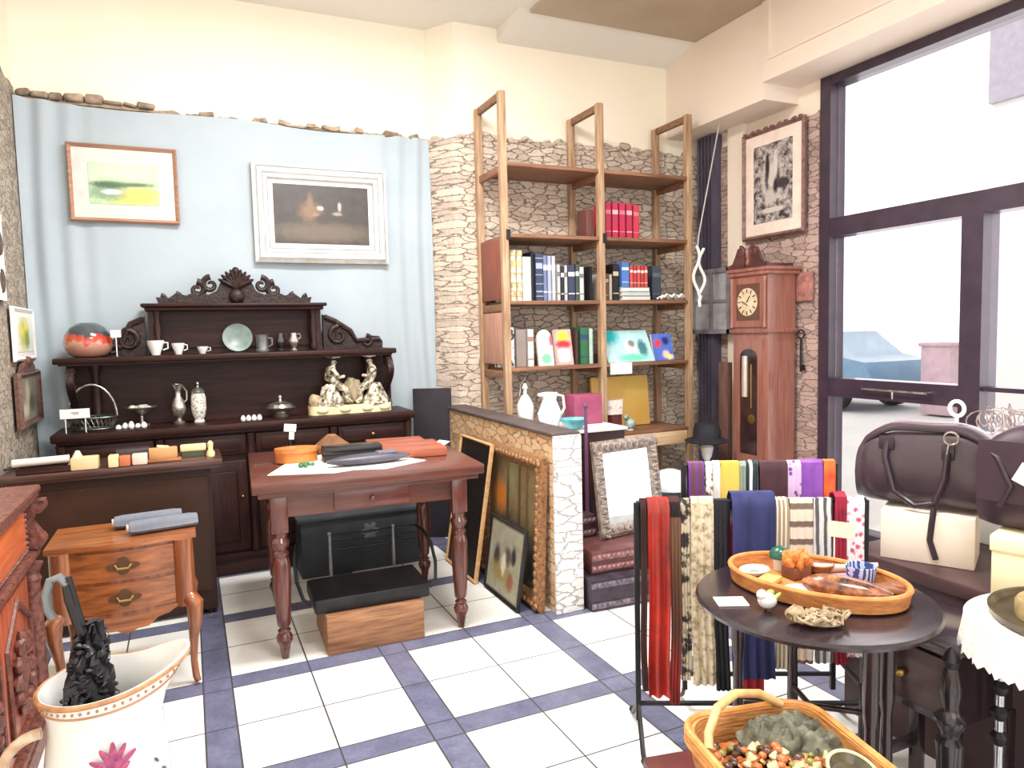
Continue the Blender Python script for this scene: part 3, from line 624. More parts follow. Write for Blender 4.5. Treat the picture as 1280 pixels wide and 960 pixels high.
# ================================================================= carved cabinet at the left edge
cb = thing('carved_cabinet', 'carved reddish wooden cabinet with corner columns at the left edge', 'cabinet', (-.86, 2.7, 0), 0)
# faces +x; local x = world + .86, local y = world - 2.7
MB().span((-.26, -.56, .1), (.255, .53, .90)).build('body', CAB, cb)
m = MB(); m.span((-.28, -.6, 0), (.30, .57, .07)); m.box((.01, -.015, .085), (.57, 1.14, .03), bev=.01); m.build('plinth', CABC, cb)
m = MB(); m.box((.01, -.015, .695), (.575, 1.15, .035), bev=.012); m.box((.005, -.015, .665), (.545, 1.11, .03), bev=.01); m.build('middle_moulding', CABC, cb)
m = MB(); m.box((.01, -.015, .935), (.60, 1.18, .03), bev=.01); m.box((.005, -.015, .91), (.56, 1.14, .025), bev=.008)
for i in range(46): m.ell((.292, -.58 + 1.14 * i / 45, .912), (.012, .009, .012), seg=8)
m.build('top', CABC, cb)
d = MB().box((.262, -.03, .805), (.02, .96, .16), bev=.006).build('drawer', M((226, 120, 66), (190, 88, 46), .35, 0, 5, (9, .8, 9), 0, .3), cb)
m = MB()
for i in range(40):
    for z in (.722, .888): m.ell((.272, -.5 + .94 * i / 39, z), (.008, .01, .008), seg=6)
for i in range(8):
    for y in (-.51, .45): m.ell((.272, y, .73 + .15 * i / 7), (.008, .008, .009), seg=6)
m.build('bead_border', CABC, d)
for y0 in (-.27, .2):
    d = MB().box((.262, y0, .38), (.02, .43, .52), bev=.006).build('door', CAB, cb)
    m = MB(); m.tube([(.275, y0 - .18, .16), (.275, y0 + .18, .16), (.275, y0 + .18, .5), (.275, y0, .61), (.275, y0 - .18, .5)], .012, 8, True); m.build('moulding', CABC, d)
    m = MB().ell((.27, y0, .36), (.025, .1, .13))
    for i in range(12): a = i * PI / 6; m.ell((.285, y0 + .09 * math.cos(a), .36 + .12 * math.sin(a)), (.018, .03, .03), seg=8)
    m.jitter(.012, 35); m.build('carved_medallion', CABC, d)
for yy in (-.52, .515):
    MB().lathe([(.042, 0), (.042, .03), (.03, .05), (.035, .07), (.034, .40), (.03, .48), (.036, .5), (.028, .52), (.044, .56)], 18, (.265, yy, .095)).build('column', CABC, cb)
    m = MB(); m.prism([(.255, .715), (.31, .715), (.325, .75), (.30, .79), (.285, .82), (.30, .86), (.33, .885), (.33, .9), (.255, .9)], yy - .035, yy + .035)
    m.cyl((.30, yy - .04, .745), (.30, yy + .04, .745), .026).cyl((.31, yy - .04, .875), (.31, yy + .04, .875), .022); m.build('corner_scroll', CABC, cb)

# ================================================================= big pitcher with umbrella
jg = thing('pitcher', 'large white ceramic pitcher with gold rim and painted pink flower on the floor', 'pitcher', (-.25, 2.12, 0))
prof = [(.0, .12), (.03, .125), (.06, .115), (.12, .13), (.22, .148), (.32, .15), (.42, .143), (.5, .132), (.54, .132), (.58, .142), (.605, .15)]
def jr(z, r, a, inner=0):
    k = max(0, (z - .46) / .145); sp = max(0, math.cos(a - .15)) ** 4
    rr = r - inner + k * k * (.065 * sp)
    return (rr * math.cos(a), rr * math.sin(a), z + k * k * (.03 * sp + .02 * (1 + math.cos(a - .15)) * .5 - .015 * max(0, math.cos(a - 1.0)) ** 6))
N_ = 48; ang = [i * 2 * PI / N_ for i in range(N_)]
rings = [[jr(z, r, a) for a in ang] for z, r in prof]; rings += [[jr(z, r, a, .008) for a in ang] for z, r in prof[:1:-1]]
MB().loft(rings).build('body', PORCELAIN, jg)
top = [Vector(jr(.600, .149, a)) for a in ang]
m = MB().tube(top, .007, 8, True); m.build('gold_rim', M((198, 150, 108), (160, 110, 78), .35, .2, 30), jg)
m = MB().tube([Vector(jr(.57, .1405, a)) * 1.0 for a in ang], .003, 6, True)
for a in ang: p = Vector(jr(.583, .1445, a)); m.ell(p, (.004, .004, .004), seg=6)
m.build('beaded_line', M((186, 140, 110), None, .5), jg)
m = MB(); pts = []
for i in range(15): a = -.3 + (PI + .75) * i / 14; pts.append((-.135 - .085 * math.sin(a * .88), -.06, .43 - .085 * math.cos(a * .88) + .01))
m.tube(pts, .014, 10); m.build('handle', M((226, 214, 196), (180, 150, 120), .3, 0, 20), jg)
def on_jug(a, z, rr=.1468): return Vector((rr * math.cos(a), rr * math.sin(a), z))
def petals(name, col, lst):
    m = MB()
    for a, z, l, wd, th in lst:
        p = on_jug(a, z); m.ell(p, (.0025, wd, l), (th, 0, 0), 8)
        for v in m.bm.verts[-0:]: pass
    o = MB(); bm = m.bm
    # turn each petal so it lies on the curved side
    return m, col
fl = MB()
def petal(m, a, z, l, wd, th, r=.1475):
    mat4 = Matrix.Translation(on_jug(a, z, r)) @ Matrix.Rotation(a, 4, 'Z') @ Matrix.Rotation(th, 4, 'X') @ Matrix.Diagonal((.0025, wd, l, 1))
    bmesh.ops.create_uvsphere(m.bm, u_segments=10, v_segments=6, radius=1, matrix=mat4)
A0 = -1.38
for a, z, l, wd, th in [(0, .47, .034, .008, 0), (.1, .465, .03, .008, -.5), (-.1, .465, .03, .008, .5), (.2, .45, .028, .008, -1.0), (-.2, .45, .028, .008, 1.0), (.05, .44, .026, .01, -.3), (-.05, .44, .026, .01, .3), (-.12, .425, .024, .008, .9), (.12, .425, .024, .008, -.9)]: petal(fl, A0 + a, z, l, wd, th)
fl.build('painted_flower', M((190, 84, 120), (120, 50, 100), .3, 0, 60), jg)
lf = MB()
for a, z, l, wd, th in [(.0, .395, .035, .004, 0), (.18, .40, .03, .007, -1.2), (-.18, .40, .03, .007, 1.2), (.25, .37, .03, .007, -1.3), (-.25, .37, .03, .007, 1.3), (.02, .36, .03, .004, .1), (.75, .40, .012, .004, .7), (.95, .36, .014, .004, 1.0), (.62, .34, .012, .004, .3)]: petal(lf, A0 + a, z, l, wd, th, .1488)
lf.build('painted_leaves', M((96, 84, 110), (60, 84, 70), .3, 0, 40), jg)
um = thing('umbrella', 'closed black ruffled umbrella with grey crook handle standing in the pitcher', 'umbrella', (-.27, 2.14, .03), 0)
m = MB(); rings = []
for i in range(22):
    k = i / 21; z = .2 + .53 * k; r0 = .018 + .062 * max(0, math.sin(PI * min(1, k * 1.02))) ** .7 * (1 - .6 * k)
    rings.append([((r0 + .012 * math.sin(9 * a + i * 2.1)) * math.cos(a) - .06 * (1 - k) * k, (r0 + .012 * math.sin(7 * a + i * 1.7)) * math.sin(a), z) for a in [j * PI / 18 for j in range(36)]])
m.loft(rings)
for i in range(90):
    k = r2.uniform(.55, 1); a = r2.uniform(0, 6.28); q = .068 * (1 - .62 * (k - .5) / .5) ; m.ell((q * math.cos(a) - .06 * (1 - k) * k, q * math.sin(a), .2 + .53 * k), (.012, .012, .006), (r2.uniform(-1, 1), r2.uniform(-1, 1), a), 6)
m.jitter(.006, 60); m.build('canopy', M((34, 34, 42), (10, 10, 14), .3, 0, 60), um)
MB().tube([(-.02, 0, .02), (-.01, 0, .4), (-.015, 0, .7), (-.045, 0, .86)], .008, 8).build('shaft', BLACK, um)
m = MB(); m.tube([(-.02, 0, .7), (-.045, 0, .80), (-.052, 0, .85)], [.016, .013, .01], 10); m.build('grip', BLACK, um)
m = MB(); m.tube([(-.05, 0, .84), (-.065, 0, .862), (-.085, 0, .855), (-.097, 0, .82), (-.095, 0, .78), (-.085, 0, .755)], .011, 10); m.build('crook', M((120, 124, 128), None, .35, .3), um)

# ================================================================= the turned-leg table
tb = thing('table', 'reddish brown wooden table on turned legs, heaped with small goods', 'table', (.795, 3.755, 0), -.06)
MB().box((0, 0, .824), (1.09, .95, .05), bev=.008).build('tabletop', TABLE, tb)
MB().box((0, 0, .786), (1.04, .90, .025), bev=.005).build('under_leaf', TABLE, tb)
m = MB()
for sy in (-.365, .365): m.span((-.42, sy - .012, .665), (.42, sy + .012, .775))
for sx in (-.415, .415): m.span((sx - .012, -.36, .665), (sx + .012, .36, .775))
m.build('apron', TABLE, tb)
d = MB().box((0, -.382, .72), (.36, .016, .09), bev=.004).build('drawer', wood((120, 62, 54), (84, 42, 38), .3, 'x', .4), tb)
kn = MB().lathe([(.006, 0), (.006, .01), (.013, .018), (.011, .026), (.001, .029)], 12).build('knob', TABLEZ, d)
kn.rotation_euler = (PI / 2, 0, 0); kn.location = (0, -.39, .72)
legp = [(.016, 0), (.018, .02), (.024, .05), (.024, .06), (.036, .085), (.037, .105), (.026, .125), (.03, .135), (.02, .145), (.031, .165), (.036, .25), (.041, .36), (.042, .44), (.036, .475), (.03, .485), (.036, .495), (.036, .505), (.026, .515), (.04, .54), (.042, .555), (.03, .575), (.034, .59), (.034, .6)]
for sx in (-.43, .43):
    for sy in (-.38, .38):
        m = MB().lathe(legp, 22, (sx, sy, 0)); m.box((sx, sy, .688), (.078, .078, .176), bev=.006); m.build('leg', TABLEZ, tb)
TT = .850
out = [(.31, 3.50), (.6, 3.39), (.70, 3.42), (.84, 3.36), (1.08, 3.48), (.93, 3.80), (.64, 3.95), (.44, 3.80)]
solo('cloth_sheet', MB().prism(out, TT, TT + .003, 'xy').jitter(.0012, 6), PAPER, 'white cloth sheet spread on the turned-leg table under the goods', 'cloth', (0, 0, 0))
t = thing('oval_box', 'orange wooden oval box on the left of the table', 'box', (.485, 3.80, TT + .005), -.1)
MB().prism([(.105 * math.cos(a), .062 * math.sin(a)) for a in [i * PI / 16 for i in range(32)]], 0, .05, 'xy').build('body', M((206, 128, 62), (168, 92, 38), .4, 0, 8), t)
MB().prism([(.109 * math.cos(a), .066 * math.sin(a)) for a in [i * PI / 16 for i in range(32)]], .05, .072, 'xy').build('lid', M((214, 140, 74), (176, 100, 46), .4, 0, 8), t)
t = thing('price_card', 'white price card on a thin stand behind the orange oval box', 'price card', (.475, 3.93, TT))
MB().lathe([(.025, 0), (.025, .004), (.003, .008), (.003, .1), (.001, .104)], 14).build('stand', BLACK, t)
m = MB().box((0, 0, .165), (.062, .003, .04), (0, .12, 0)).box((.006, 0, .125), (.026, .003, .045), (0, .1, 0)); m.build('card', PAPER, t, False)
m = MB()
for i in range(9): m.ell((.05 * math.cos(i * 2.4) * (i / 9), .03 * math.sin(i * 2.4), .008 + .003 * (i % 2)), (.016, .01, .008), (0, 0, i), 8)
solo('green_bead_string', m, M((60, 132, 84), (34, 84, 60), .3, 0, 40), 'green beaded trinket in front of the orange oval box', 'trinket', (.50, 3.63, TT + .004))
t = thing('tented_box', 'brown box with a pitched roof-like lid at the back of the table', 'box', (.72, 4.06, TT), 0)
MB().span((-.09, -.05, 0), (.09, .05, .025)).build('base', WALNUT, t)
MB().prism([(-.1, .025), (.1, .025), (.085, .04), (.02, .09), (-.02, .09), (-.085, .04)], -.055, .055).build('lid', M((166, 122, 88), (120, 80, 54), .5, 0, 9), t)
t = thing('black_case', 'long black lacquered case on the middle of the table', 'case', (.755, 3.72, TT + .003), -.06)
MB().box((0, 0, .018), (.30, .12, .036), bev=.004).build('base', BLACK, t); MB().box((0, 0, .056), (.30, .12, .038), bev=.006).build('lid', M((36, 32, 34), None, .25), t)
t = thing('grey_case', 'long low grey spectacle-like case in front of the black case', 'case', (.80, 3.53, TT + .003), .03)
m = MB(); rings = []
for i in range(15):
    k = -1 + 2 * i / 14; s_ = max(.12, (1 - abs(k) ** 2.6)) ** .6
    rings.append([(.21 * k, .052 * s_ * math.cos(a), .028 + .028 * s_ * math.sin(a)) for a in [j * PI / 10 for j in range(20)]])
m.loft(rings); m.build('shell', M((82, 80, 92), (58, 56, 68), .4), t)
MB().box((.09, 0, .054), (.1, .06, .012), bev=.004).build('clasp', M((112, 110, 124), None, .35), t)
for i, (x, y, z, lab) in enumerate(((1.085, 4.09, TT, 'reddish wooden board at the back right of the table'), (1.10, 3.88, TT, 'reddish wooden board on the table, between the back and the front board'), (1.075, 3.67, TT, 'reddish wooden board on the table nearest its right front corner'))):
    block('wooden_board', lab, 'board', x, y, .33, .17, .03 + .008 * i, M((176, 100, 74), (136, 68, 50), .45, 0, 5, (.8, 9, 9)), -.12, z)
solo('paper_sheet', MB().sheet(lambda u, v: (-.07 + .14 * u, -.045 + .09 * v, .002 + .03 * u * u), 6, 4, .002), PAPER, 'white paper sheet curling up at the back right corner of the table', 'paper', (1.33, 3.93, TT), .4).location = (1.25, 3.83, TT + .001)
# beneath the table
solo('wooden_block', MB().box((0, 0, .0925), (.47, .39, .185), bev=.006), M((176, 130, 94), (120, 80, 56), .75, 0, 6, (.8, 5, 8), .3), 'rough brown wooden block on the floor under the table, carrying the black rack', 'block', (.765, 3.51, 0), -.03)
ir = thing('iron_rack', 'black iron rack with rails and curved arms on the wooden block', 'rack', (.765, 3.53, .185), -.03)
m = MB().box((0, -.01, .038), (.56, .33, .072), bev=.012); m.build('tray', IRON, ir)
for sx in (-.155, .175): MB().cyl((sx, .145, .08), (sx, .145, .30), .009).ell((sx, .145, .30), (.012, .012, .012)).build('post', PEWTER, ir)
for z in (.21, .245, .285): MB().cyl((-.165, .145, z), (.30, .145, z), .006).build('rail', IRON, ir)
for sx in (-1, 1):
    MB().tube([(sx * .30, .15, .285), (sx * .325, .1, .27), (sx * .345, .02, .22), (sx * .345, -.06, .14), (sx * .325, -.12, .07), (sx * .29, -.14, .04)], .009, 8).build('arm', IRON, ir)
t = thing('painted_chest', 'dark grey chest with a painted flower under the back of the table', 'chest', (.95, 4.59, 0))
MB().box((0, 0, .175), (.76, .26, .35), bev=.01).build('body', M((58, 64, 70), (44, 48, 54), .6, 0, 5), t)
MB().box((0, 0, .365), (.8, .29, .03), bev=.008).build('lid', M((66, 72, 78), (50, 54, 60), .6, 0, 5), t)
m = MB()
for i in range(6): a = i * PI / 3; m.ell((.05 + .035 * math.cos(a), -.131, .25 + .035 * math.sin(a)), (.026, .003, .018), (0, -a, 0), 8)
m.build('painted_flower', M((112, 116, 120), None, .7), t)

# ================================================================= half-height brick wall with frames leaning on it
lw = MB().span((1.705, 3.265, 0), (1.86, 4.975, .945)); struct('wall_low', lw, LOWBRICK)
struct('trim_12', MB().box((1.7825, 3.2575, .475), (.165, .02, .95), bev=.004), WHITEBRICK)
m = MB().box((1.78, 4.115, .955), (.17, 1.71, .022), bev=.006); struct('trim_13', m, M((92, 80, 78), (70, 60, 58), .7))
bd = wood((214, 172, 122), (178, 132, 86), .5)
artD = M((42, 36, 34), (32, 27, 26), .5, spec=.2)
framed('leaning_frame', 'tall dark canvas in a thin pale wooden frame leaning on the low brick wall', .52, .84, .02, .025, bd, artD, 0, None, (1.50, 4.14, 0), -PI / 2, -.16, cat='framed canvas', artname='canvas')
artF = picture('forest_painting', (112, 94, 66), (166, 146, 108), [(-.16, .1, .09, .09, (224, 138, 62), .5), (.0, -.2, .4, .2, (56, 62, 58), .4), (.1, .1, .02, .3, (104, 84, 56), .4), (.2, .05, .02, .3, (120, 96, 62), .4), (0, .3, .05, .14, (150, 150, 110), .6), (-.06, .05, .02, .25, (88, 78, 56), .5)], 8)
def ornate(m, w, h, fw, d):
    for i in range(18):
        for z in (fw * .4, h - fw * .4): m.ell((-w / 2 + w * (i + .5) / 18, -d * .9, z), (w / 40, .012, .016), seg=8)
    for i in range(18):
        for x in (-w / 2 + fw * .4, w / 2 - fw * .4): m.ell((x, -d * .9, h * (i + .5) / 18), (.016, .012, h / 40), seg=8)
framed('leaning_frame', 'forest painting in an ornate gilded brown frame leaning on the low brick wall', .82, .83, .085, .05, GOLD, artF, 0, None, (1.655, 3.715, 0), -PI / 2, -.045, fancy=ornate, cat='framed painting')
artS = picture('figures_print', (136, 132, 110), (190, 186, 164), [(-.1, .0, .04, .07, (76, 70, 66), .5), (.04, .03, .05, .05, (96, 84, 74), .5), (.12, .05, .03, .05, (60, 56, 60), .5), (-.02, -.08, .14, .05, (156, 140, 80), .6), (.0, -.02, .03, .06, (226, 216, 196), .5), (.1, -.1, .04, .05, (150, 96, 70), .5)], 14)
framed('leaning_frame', 'small figure print in a black frame on the floor, propped on the gilded painting', .47, .44, .022, .02, BLACK, artS, .012, M((150, 146, 130), None, .7), (1.535, 3.60, 0), -PI / 2, -.15, cat='framed print')
solo('dark_board', MB().box((0, 0, .55), (.28, .03, 1.1), bev=.004), M((54, 50, 56), (42, 39, 45), .6, 0, 4, spec=.2), 'tall dark board standing in the corner between the drape and the brick pier', 'board', (1.60, 4.95, 0), 0, rot=(.0, 0, -.5))
# ================================================================= bookcase
bc = thing('bookcase', 'tall open wooden bookcase with exposed posts against the stone wall', 'bookcase', (2.79, 4.72, 0))
SH = [2.65, 2.17, 1.71, 1.245, .72]
for ox, nx in ((-.775, 2.0), (-.005, 2.77), (.785, 3.57)):
    m = MB().box((ox, -.2, 1.56), (.05, .045, 3.12), bev=.004); m.build('post', POST, bc)
    m = MB().box((ox - .01, .2, 1.555), (.05, .045, 3.11), bev=.004); m.build('post', POST, bc)
    for z in [3.09] + [z - .045 for z in SH]: MB().box((ox - .005, 0, z), (.03, .36, .05), bev=.003).build('rung', SHELF, bc)
for z in SH:
    for x0, x1 in ((-.75, -.03), (.02, .76)): MB().box(((x0 + x1) / 2, -.005, z - .013), (x1 - x0, .44, .026), bev=.003).build('shelf', SHELF, bc)
MB().box((.385, -.215, .645), (.72, .03, .10), bev=.004).build('front_rail', wood((236, 206, 166), (206, 170, 128), .5), bc)
MB().box((-.79, 0, 1.93), (.02, .34, .42), bev=.004).build('side_panel', M((150, 84, 66), (120, 62, 48), .5, 0, 6, (9, 9, .8)), bc)
MB().box((-.79, 0, 1.45), (.02, .34, .36), bev=.004).build('side_panel', M((196, 150, 130), (170, 124, 104), .5, 0, 6, (9, 9, .8)), bc)
for sx in (-.755, .015): MB().box((sx, -.226, 2.16), (.03, .008, .07), bev=.002).build('bracket', IRON, bc)

def book(lab, x, w, h, col, z, d=.16, band=None, lean=0, y=4.575, grp='books on the bookcase', lie=False, ribs=False):
    b = thing('book', lab, 'book', (x, y, z), 0, grp)
    mm = col if not isinstance(col, tuple) else M(col, None, .5)
    m = MB(); m.box((-w / 2 + .002, d / 2, h / 2), (.004, d, h)).box((w / 2 - .002, d / 2, h / 2), (.004, d, h)).box((0, .003, h / 2), (w, .006, h), bev=.0015); m.build('cover', mm, b, False)
    MB().box((0, d / 2, h / 2 - .001), (w - .008, d - .008, h - .008)).build('pages', PAGES, b, False)
    if band:
        MB().box((0, -.001, h * .74), (w * .86, .003, h * .12)).build('spine_label', M(band, None, .5), b, False)
        MB().box((0, -.001, h * .2), (w * .86, .003, h * .03)).build('spine_band', M(band, None, .5), b, False)
        if ribs:
            for k in (.1, .36, .55, .9): MB().box((0, -.002, h * k), (w, .006, h * .018)).build('spine_rib', M(band, None, .5), b, False)
    if lie: b.rotation_euler = (0, -PI / 2, 0); b.location = (x, y, z + w / 2)
    elif lean: b.rotation_euler = (0, lean, 0)
    return b
ORD = ['first', 'second', 'third', 'fourth', 'fifth', 'sixth', 'seventh', 'eighth']
G1 = 'crimson books high on the right'
for i in range(5):
    book('crimson book on the second highest shelf, %s of five from the left' % ORD[i], 2.885 + .062 * i, .054, .262 - .008 * (i == 4), (196, 44, 84) if i != 4 else (210, 58, 80), 2.171, band=(240, 190, 190) if i in (1, 3) else (226, 120, 140), grp=G1)
block('wooden_box', 'small dark reddish box on the shelf left of the crimson books', 'box', 2.715, 4.62, .06, .14, .2, M((106, 62, 56), None, .5), 0, 2.171)
G2 = 'books on the middle shelf, left half'
for i in range(3): book('thick cream ornate-spined volume, %s of three from the left post' % ORD[i], 2.055 + .047 * i, .044, .355, patterned('ornate_spine_%d' % i, [(.3, (186, 160, 112)), (.6, (240, 228, 196))], 'voronoi', 34 + i, (1, 1, .6), .5, .3), 1.711, band=(214, 190, 140), grp=G2, ribs=True)
book('wide plain white book next to the cream volumes', 2.205, .07, .31, (240, 238, 232), 1.711, grp=G2)
book('tall black book behind the white one on the middle shelf', 2.252, .022, .345, (28, 28, 34), 1.711, grp=G2)
book('thick navy book with pale lettering on the middle shelf', 2.305, .06, .335, (58, 70, 104), 1.711, band=(170, 180, 200), grp=G2, ribs=True)
for i in range(3): book('slim %s book of the silver-blue set on the middle shelf' % ('leftmost', 'central', 'rightmost')[i], 2.352 + .034 * i, .031, .32, [(118, 132, 178), (176, 184, 206), (198, 202, 216)][i], 1.711, band=(236, 236, 240), grp=G2)
for i, (c, w, h, lab) in enumerate((((206, 204, 202), .028, .26, 'pale grey book right of the silver-blue set'), ((40, 40, 48), .028, .25, 'black book between two pale books, middle shelf'), ((214, 216, 220), .024, .255, 'white slim book left of the blue-black pair'), ((52, 62, 92), .06, .26, 'wide dark blue book with a white label, left of the centre post'), ((64, 84, 76), .03, .265, 'dark green book with pale foot beside the wide blue book'), ((220, 222, 214), .036, .245, 'cream book just left of the green-black pair by the centre post'))):
    book(lab, 2.46 + [0, .031, .06, .106, .155, .192][i], w, h, c, 1.711, band=(230, 230, 230) if i in (1, 3, 4) else (120, 120, 128), grp=G2)
book('black book standing right against the centre post, middle shelf', 2.728, .024, .25, (34, 34, 40), 1.711, grp=G2)
G3 = 'books on the middle shelf, right half'
for i, (x, w, h, c, lab) in enumerate(((2.835, .03, .2, (216, 210, 196), 'cream small book right of the centre post'), (2.868, .026, .2, (120, 88, 70), 'brown small book right of the centre post'), (2.899, .026, .195, (206, 196, 180), 'pale book beside the brown small book'), (2.945, .055, .27, (30, 28, 32), 'tall black book left of the blue one, middle shelf'))): book(lab, x, w, h, c, 1.711, band=(200, 190, 160), grp=G3)
GR = 'books lying flat under the red set'
for i, (c, lab) in enumerate((((226, 232, 228), 'white-green book lying lowest under the red set'), ((206, 218, 214), 'pale green-grey book lying in the middle under the red set'), ((238, 240, 238), 'white book lying on top, right under the red set'))): book(lab, 3.245 - .004 * i, .032, .25, c, 1.711 + .033 * i, d=.17, grp=GR, lie=True, y=4.56)
book('bright blue book standing on the flat pile', 3.03, .07, .185, (84, 128, 206), 1.812, band=(220, 230, 240), grp=G3, d=.15)
for i in range(5): book('small red book with white foot on the flat pile, %s from the blue book' % ORD[i], 3.085 + .033 * i, .03, .16 - .004 * (i % 2), (206, 66, 70) if i % 2 else (214, 92, 88), 1.812, band=(240, 226, 220), grp=G3, d=.14)
book('tall dark teal book at the right end of the middle shelf', 3.36, .085, .27, (64, 76, 88), 1.711, band=(96, 110, 120), grp=G3, d=.14, y=4.64)
m = MB().sheet(lambda u, v: (-.1 + .2 * u, -.05 + .1 * v, .012 + .025 * math.sin(u * 9) ** 2 * (1 - v * .5) + .01 * math.sin(v * 13)), 18, 8, .003)
solo('crumpled_paper', m, PAPER, 'crumpled white paper at the right end of the middle book shelf before the teal book', 'paper', (3.43, 4.55, 1.714))
G4 = 'books and boxes on the shelf of picture books'
book('white lattice-patterned book beside the left post', 2.055, .085, .28, patterned('lattice', [(.38, (70, 70, 74)), (.46, (244, 244, 240))], 'voronoi', 38, (1, 1, .7), .5, 0), 1.246, grp=G4)
book('plain warm grey book right of the lattice one', 2.15, .085, .265, (150, 136, 132), 1.246, grp=G4)
book('white book with brown edge on the picture-book shelf', 2.225, .05, .265, (232, 226, 220), 1.246, band=(170, 130, 120), grp=G4)
def cover_book(lab, x, w, h, pm, y, rz=0, tilt=-.18, th=.022, rnd_top=False, z=1.246):
    b = thing('picture_book', lab, 'book', (x, y, z), 0, None, rot=(tilt, 0, rz))
    if rnd_top: o_ = [(-w / 2, 0), (w / 2, 0), (w / 2, h * .7)] + [(w / 2 * math.cos(a), h * .7 + h * .3 * math.sin(a)) for a in [PI * i / 12 for i in range(1, 12)]] + [(-w / 2, h * .7)]
    else: o_ = [(-w / 2, 0), (w / 2, 0), (w / 2, h), (-w / 2, h)]
    MB().prism(o_, 0, th).build('pages', PAGES, b, False)
    o = MB().prism([(u, v - h / 2) for u, v in o_], -.004, 0).build('cover', pm, b, False); o.location = (0, 0, h / 2); return b
cover_book('round-topped pale picture book with pink and green figures', 2.345, .12, .265, picture('cover_pale', (206, 214, 220), (236, 236, 236), [(0, -.08, .04, .04, (120, 206, 160), .4), (0, .03, .05, .06, (226, 206, 206), .5), (.05, .05, .015, .04, (206, 90, 110), .5)], 20), 4.56, rnd_top=True)
cover_book('red and yellow shaped picture book next to the round-topped one', 2.50, .14, .262, picture('cover_red', (196, 120, 120), (226, 196, 196), [(0, .08, .05, .04, (240, 206, 60), .4), (0, .02, .06, .03, (196, 44, 60), .4), (0, -.06, .05, .05, (226, 226, 226), .5)], 20), 4.57)
book('dark brown book left of the green one, by the centre post', 2.60, .03, .25, (72, 44, 36), 1.246, grp=G4)
book('green book with yellow foot by the centre post', 2.665, .07, .27, picture('cover_green', (34, 92, 60), (60, 124, 84), [(0, -.1, .08, .035, (226, 196, 60), .3)], 12), 1.246, band=(40, 70, 120), grp=G4)
book('pale mint book against the centre post on the picture-book shelf', 2.722, .034, .26, (196, 226, 214), 1.246, grp=G4)
cover_book('large turquoise picture book leaning on the shelf right of the centre post', 3.06, .42, .27, picture('cover_turquoise', (150, 220, 222), (214, 240, 240), [(-.16, .09, .1, .07, (40, 190, 200), .5), (.03, -.0, .05, .05, (240, 240, 236), .5), (.04, .02, .03, .03, (136, 136, 136), .5), (.13, -.02, .04, .07, (70, 130, 140), .4), (.02, -.1, .12, .03, (120, 214, 190), .5)], 14), 4.54, 0, -.5)
cover_book('small blue cartoon picture book at the right of the turquoise one', 3.375, .17, .215, picture('cover_blue', (60, 90, 190), (96, 130, 216), [(.02, -.06, .03, .03, (240, 206, 180), .5), (-.04, .03, .03, .03, (226, 60, 70), .5), (.05, -.08, .03, .02, (240, 226, 140), .5), (.03, .05, .03, .03, (40, 44, 110), .5)], 20), 4.56, -.1, -.3)
t = thing('shelf_card', 'blank white card hanging from the shelf edge beneath the turquoise book', 'card', (2.93, 4.492, 1.165)); MB().box((0, 0, .04), (.19, .003, .085)).build('sheet', PAPER, t, False); MB().box((0, .016, .084), (.05, .03, .003)).build('fold', PAPER, t, False)
# lower right shelf
solo('yellow_canvas', MB().box((0, 0, .2), (.53, .03, .4), bev=.005), M((255, 222, 130), (248, 196, 92), .45, 0, 2), 'large yellow canvas standing on the lowest bookcase shelf', 'canvas', (3.13, 4.80, .722), 0, rot=(-.1, 0, 0))
t = thing('ornament', 'red and white patterned ornament before the yellow panel', 'ornament', (2.93, 4.60, .722))
MB().prism(rrect(.11, .09, .03), 0, .13, 'xy').build('base', M((120, 40, 44), (84, 26, 30), .45), t)
MB().prism(rrect(.15, .07, .03), .13, .24, 'xy').build('body', patterned('red_white', [(.3, (170, 60, 60)), (.5, (240, 232, 226))], 'noise', 26, rough=.4), t)
t = thing('ornament', 'small green and white bird-like ornament beside the red patterned one', 'ornament', (3.06, 4.58, .722))
MB().ell((0, 0, .05), (.05, .035, .045)).ell((-.035, 0, .1), (.022, .022, .022)).build('body', M((84, 122, 98), (200, 206, 196), .4, 0, 20), t); MB().lathe([(.03, 0), (.03, .006), (.01, .012)], 14).build('foot', PORCELAIN, t)

# low white-topped chest behind the brick wall and its goods
t = thing('low_cabinet', 'low cabinet with a white cloth top behind the half-height brick wall', 'cabinet', (2.235, 4.16, 0))
MB().box((0, 0, .42), (.70, .46, .84), bev=.006).build('body', DARK, t)
for sx in (-.17, .17): MB().box((sx, -.236, .42), (.3, .016, .66), bev=.006).build('door', DARKZ, t)
MB().box((0, 0, .85), (.73, .49, .02), bev=.006).build('cloth', PAPER, t)
t = thing('water_jug', 'white and pale blue ceramic jug behind the brick wall, beside the lantern', 'jug', (2.12, 4.10, .861))
MB().lathe([(.045, 0), (.05, .01), (.075, .06), (.08, .1), (.06, .15), (.045, .19), (.06, .235), (.055, .236), (.04, .19)], 24).build('body', patterned('blue_white', [(.35, (170, 190, 214)), (.55, (240, 244, 246))], 'noise', 18, rough=.2, bump=0), t)
MB().tube([(.058, 0, .22), (.10, 0, .21), (.11, 0, .13), (.078, 0, .08)], .009, 8).build('handle', PORCELAIN, t); MB().ell((-.06, 0, .225), (.025, .02, .014)).build('spout', PORCELAIN, t)
t = thing('lantern', 'white domed lantern behind the brick wall, left of the jug', 'lantern', (1.98, 4.17, .861))
MB().lathe([(.055, 0), (.055, .02), (.03, .03), (.05, .06), (.055, .16), (.03, .21), (.012, .23), (.01, .26), (.02, .27), (.008, .30)], 20).build('body', M((236, 236, 234), (206, 206, 206), .3), t)
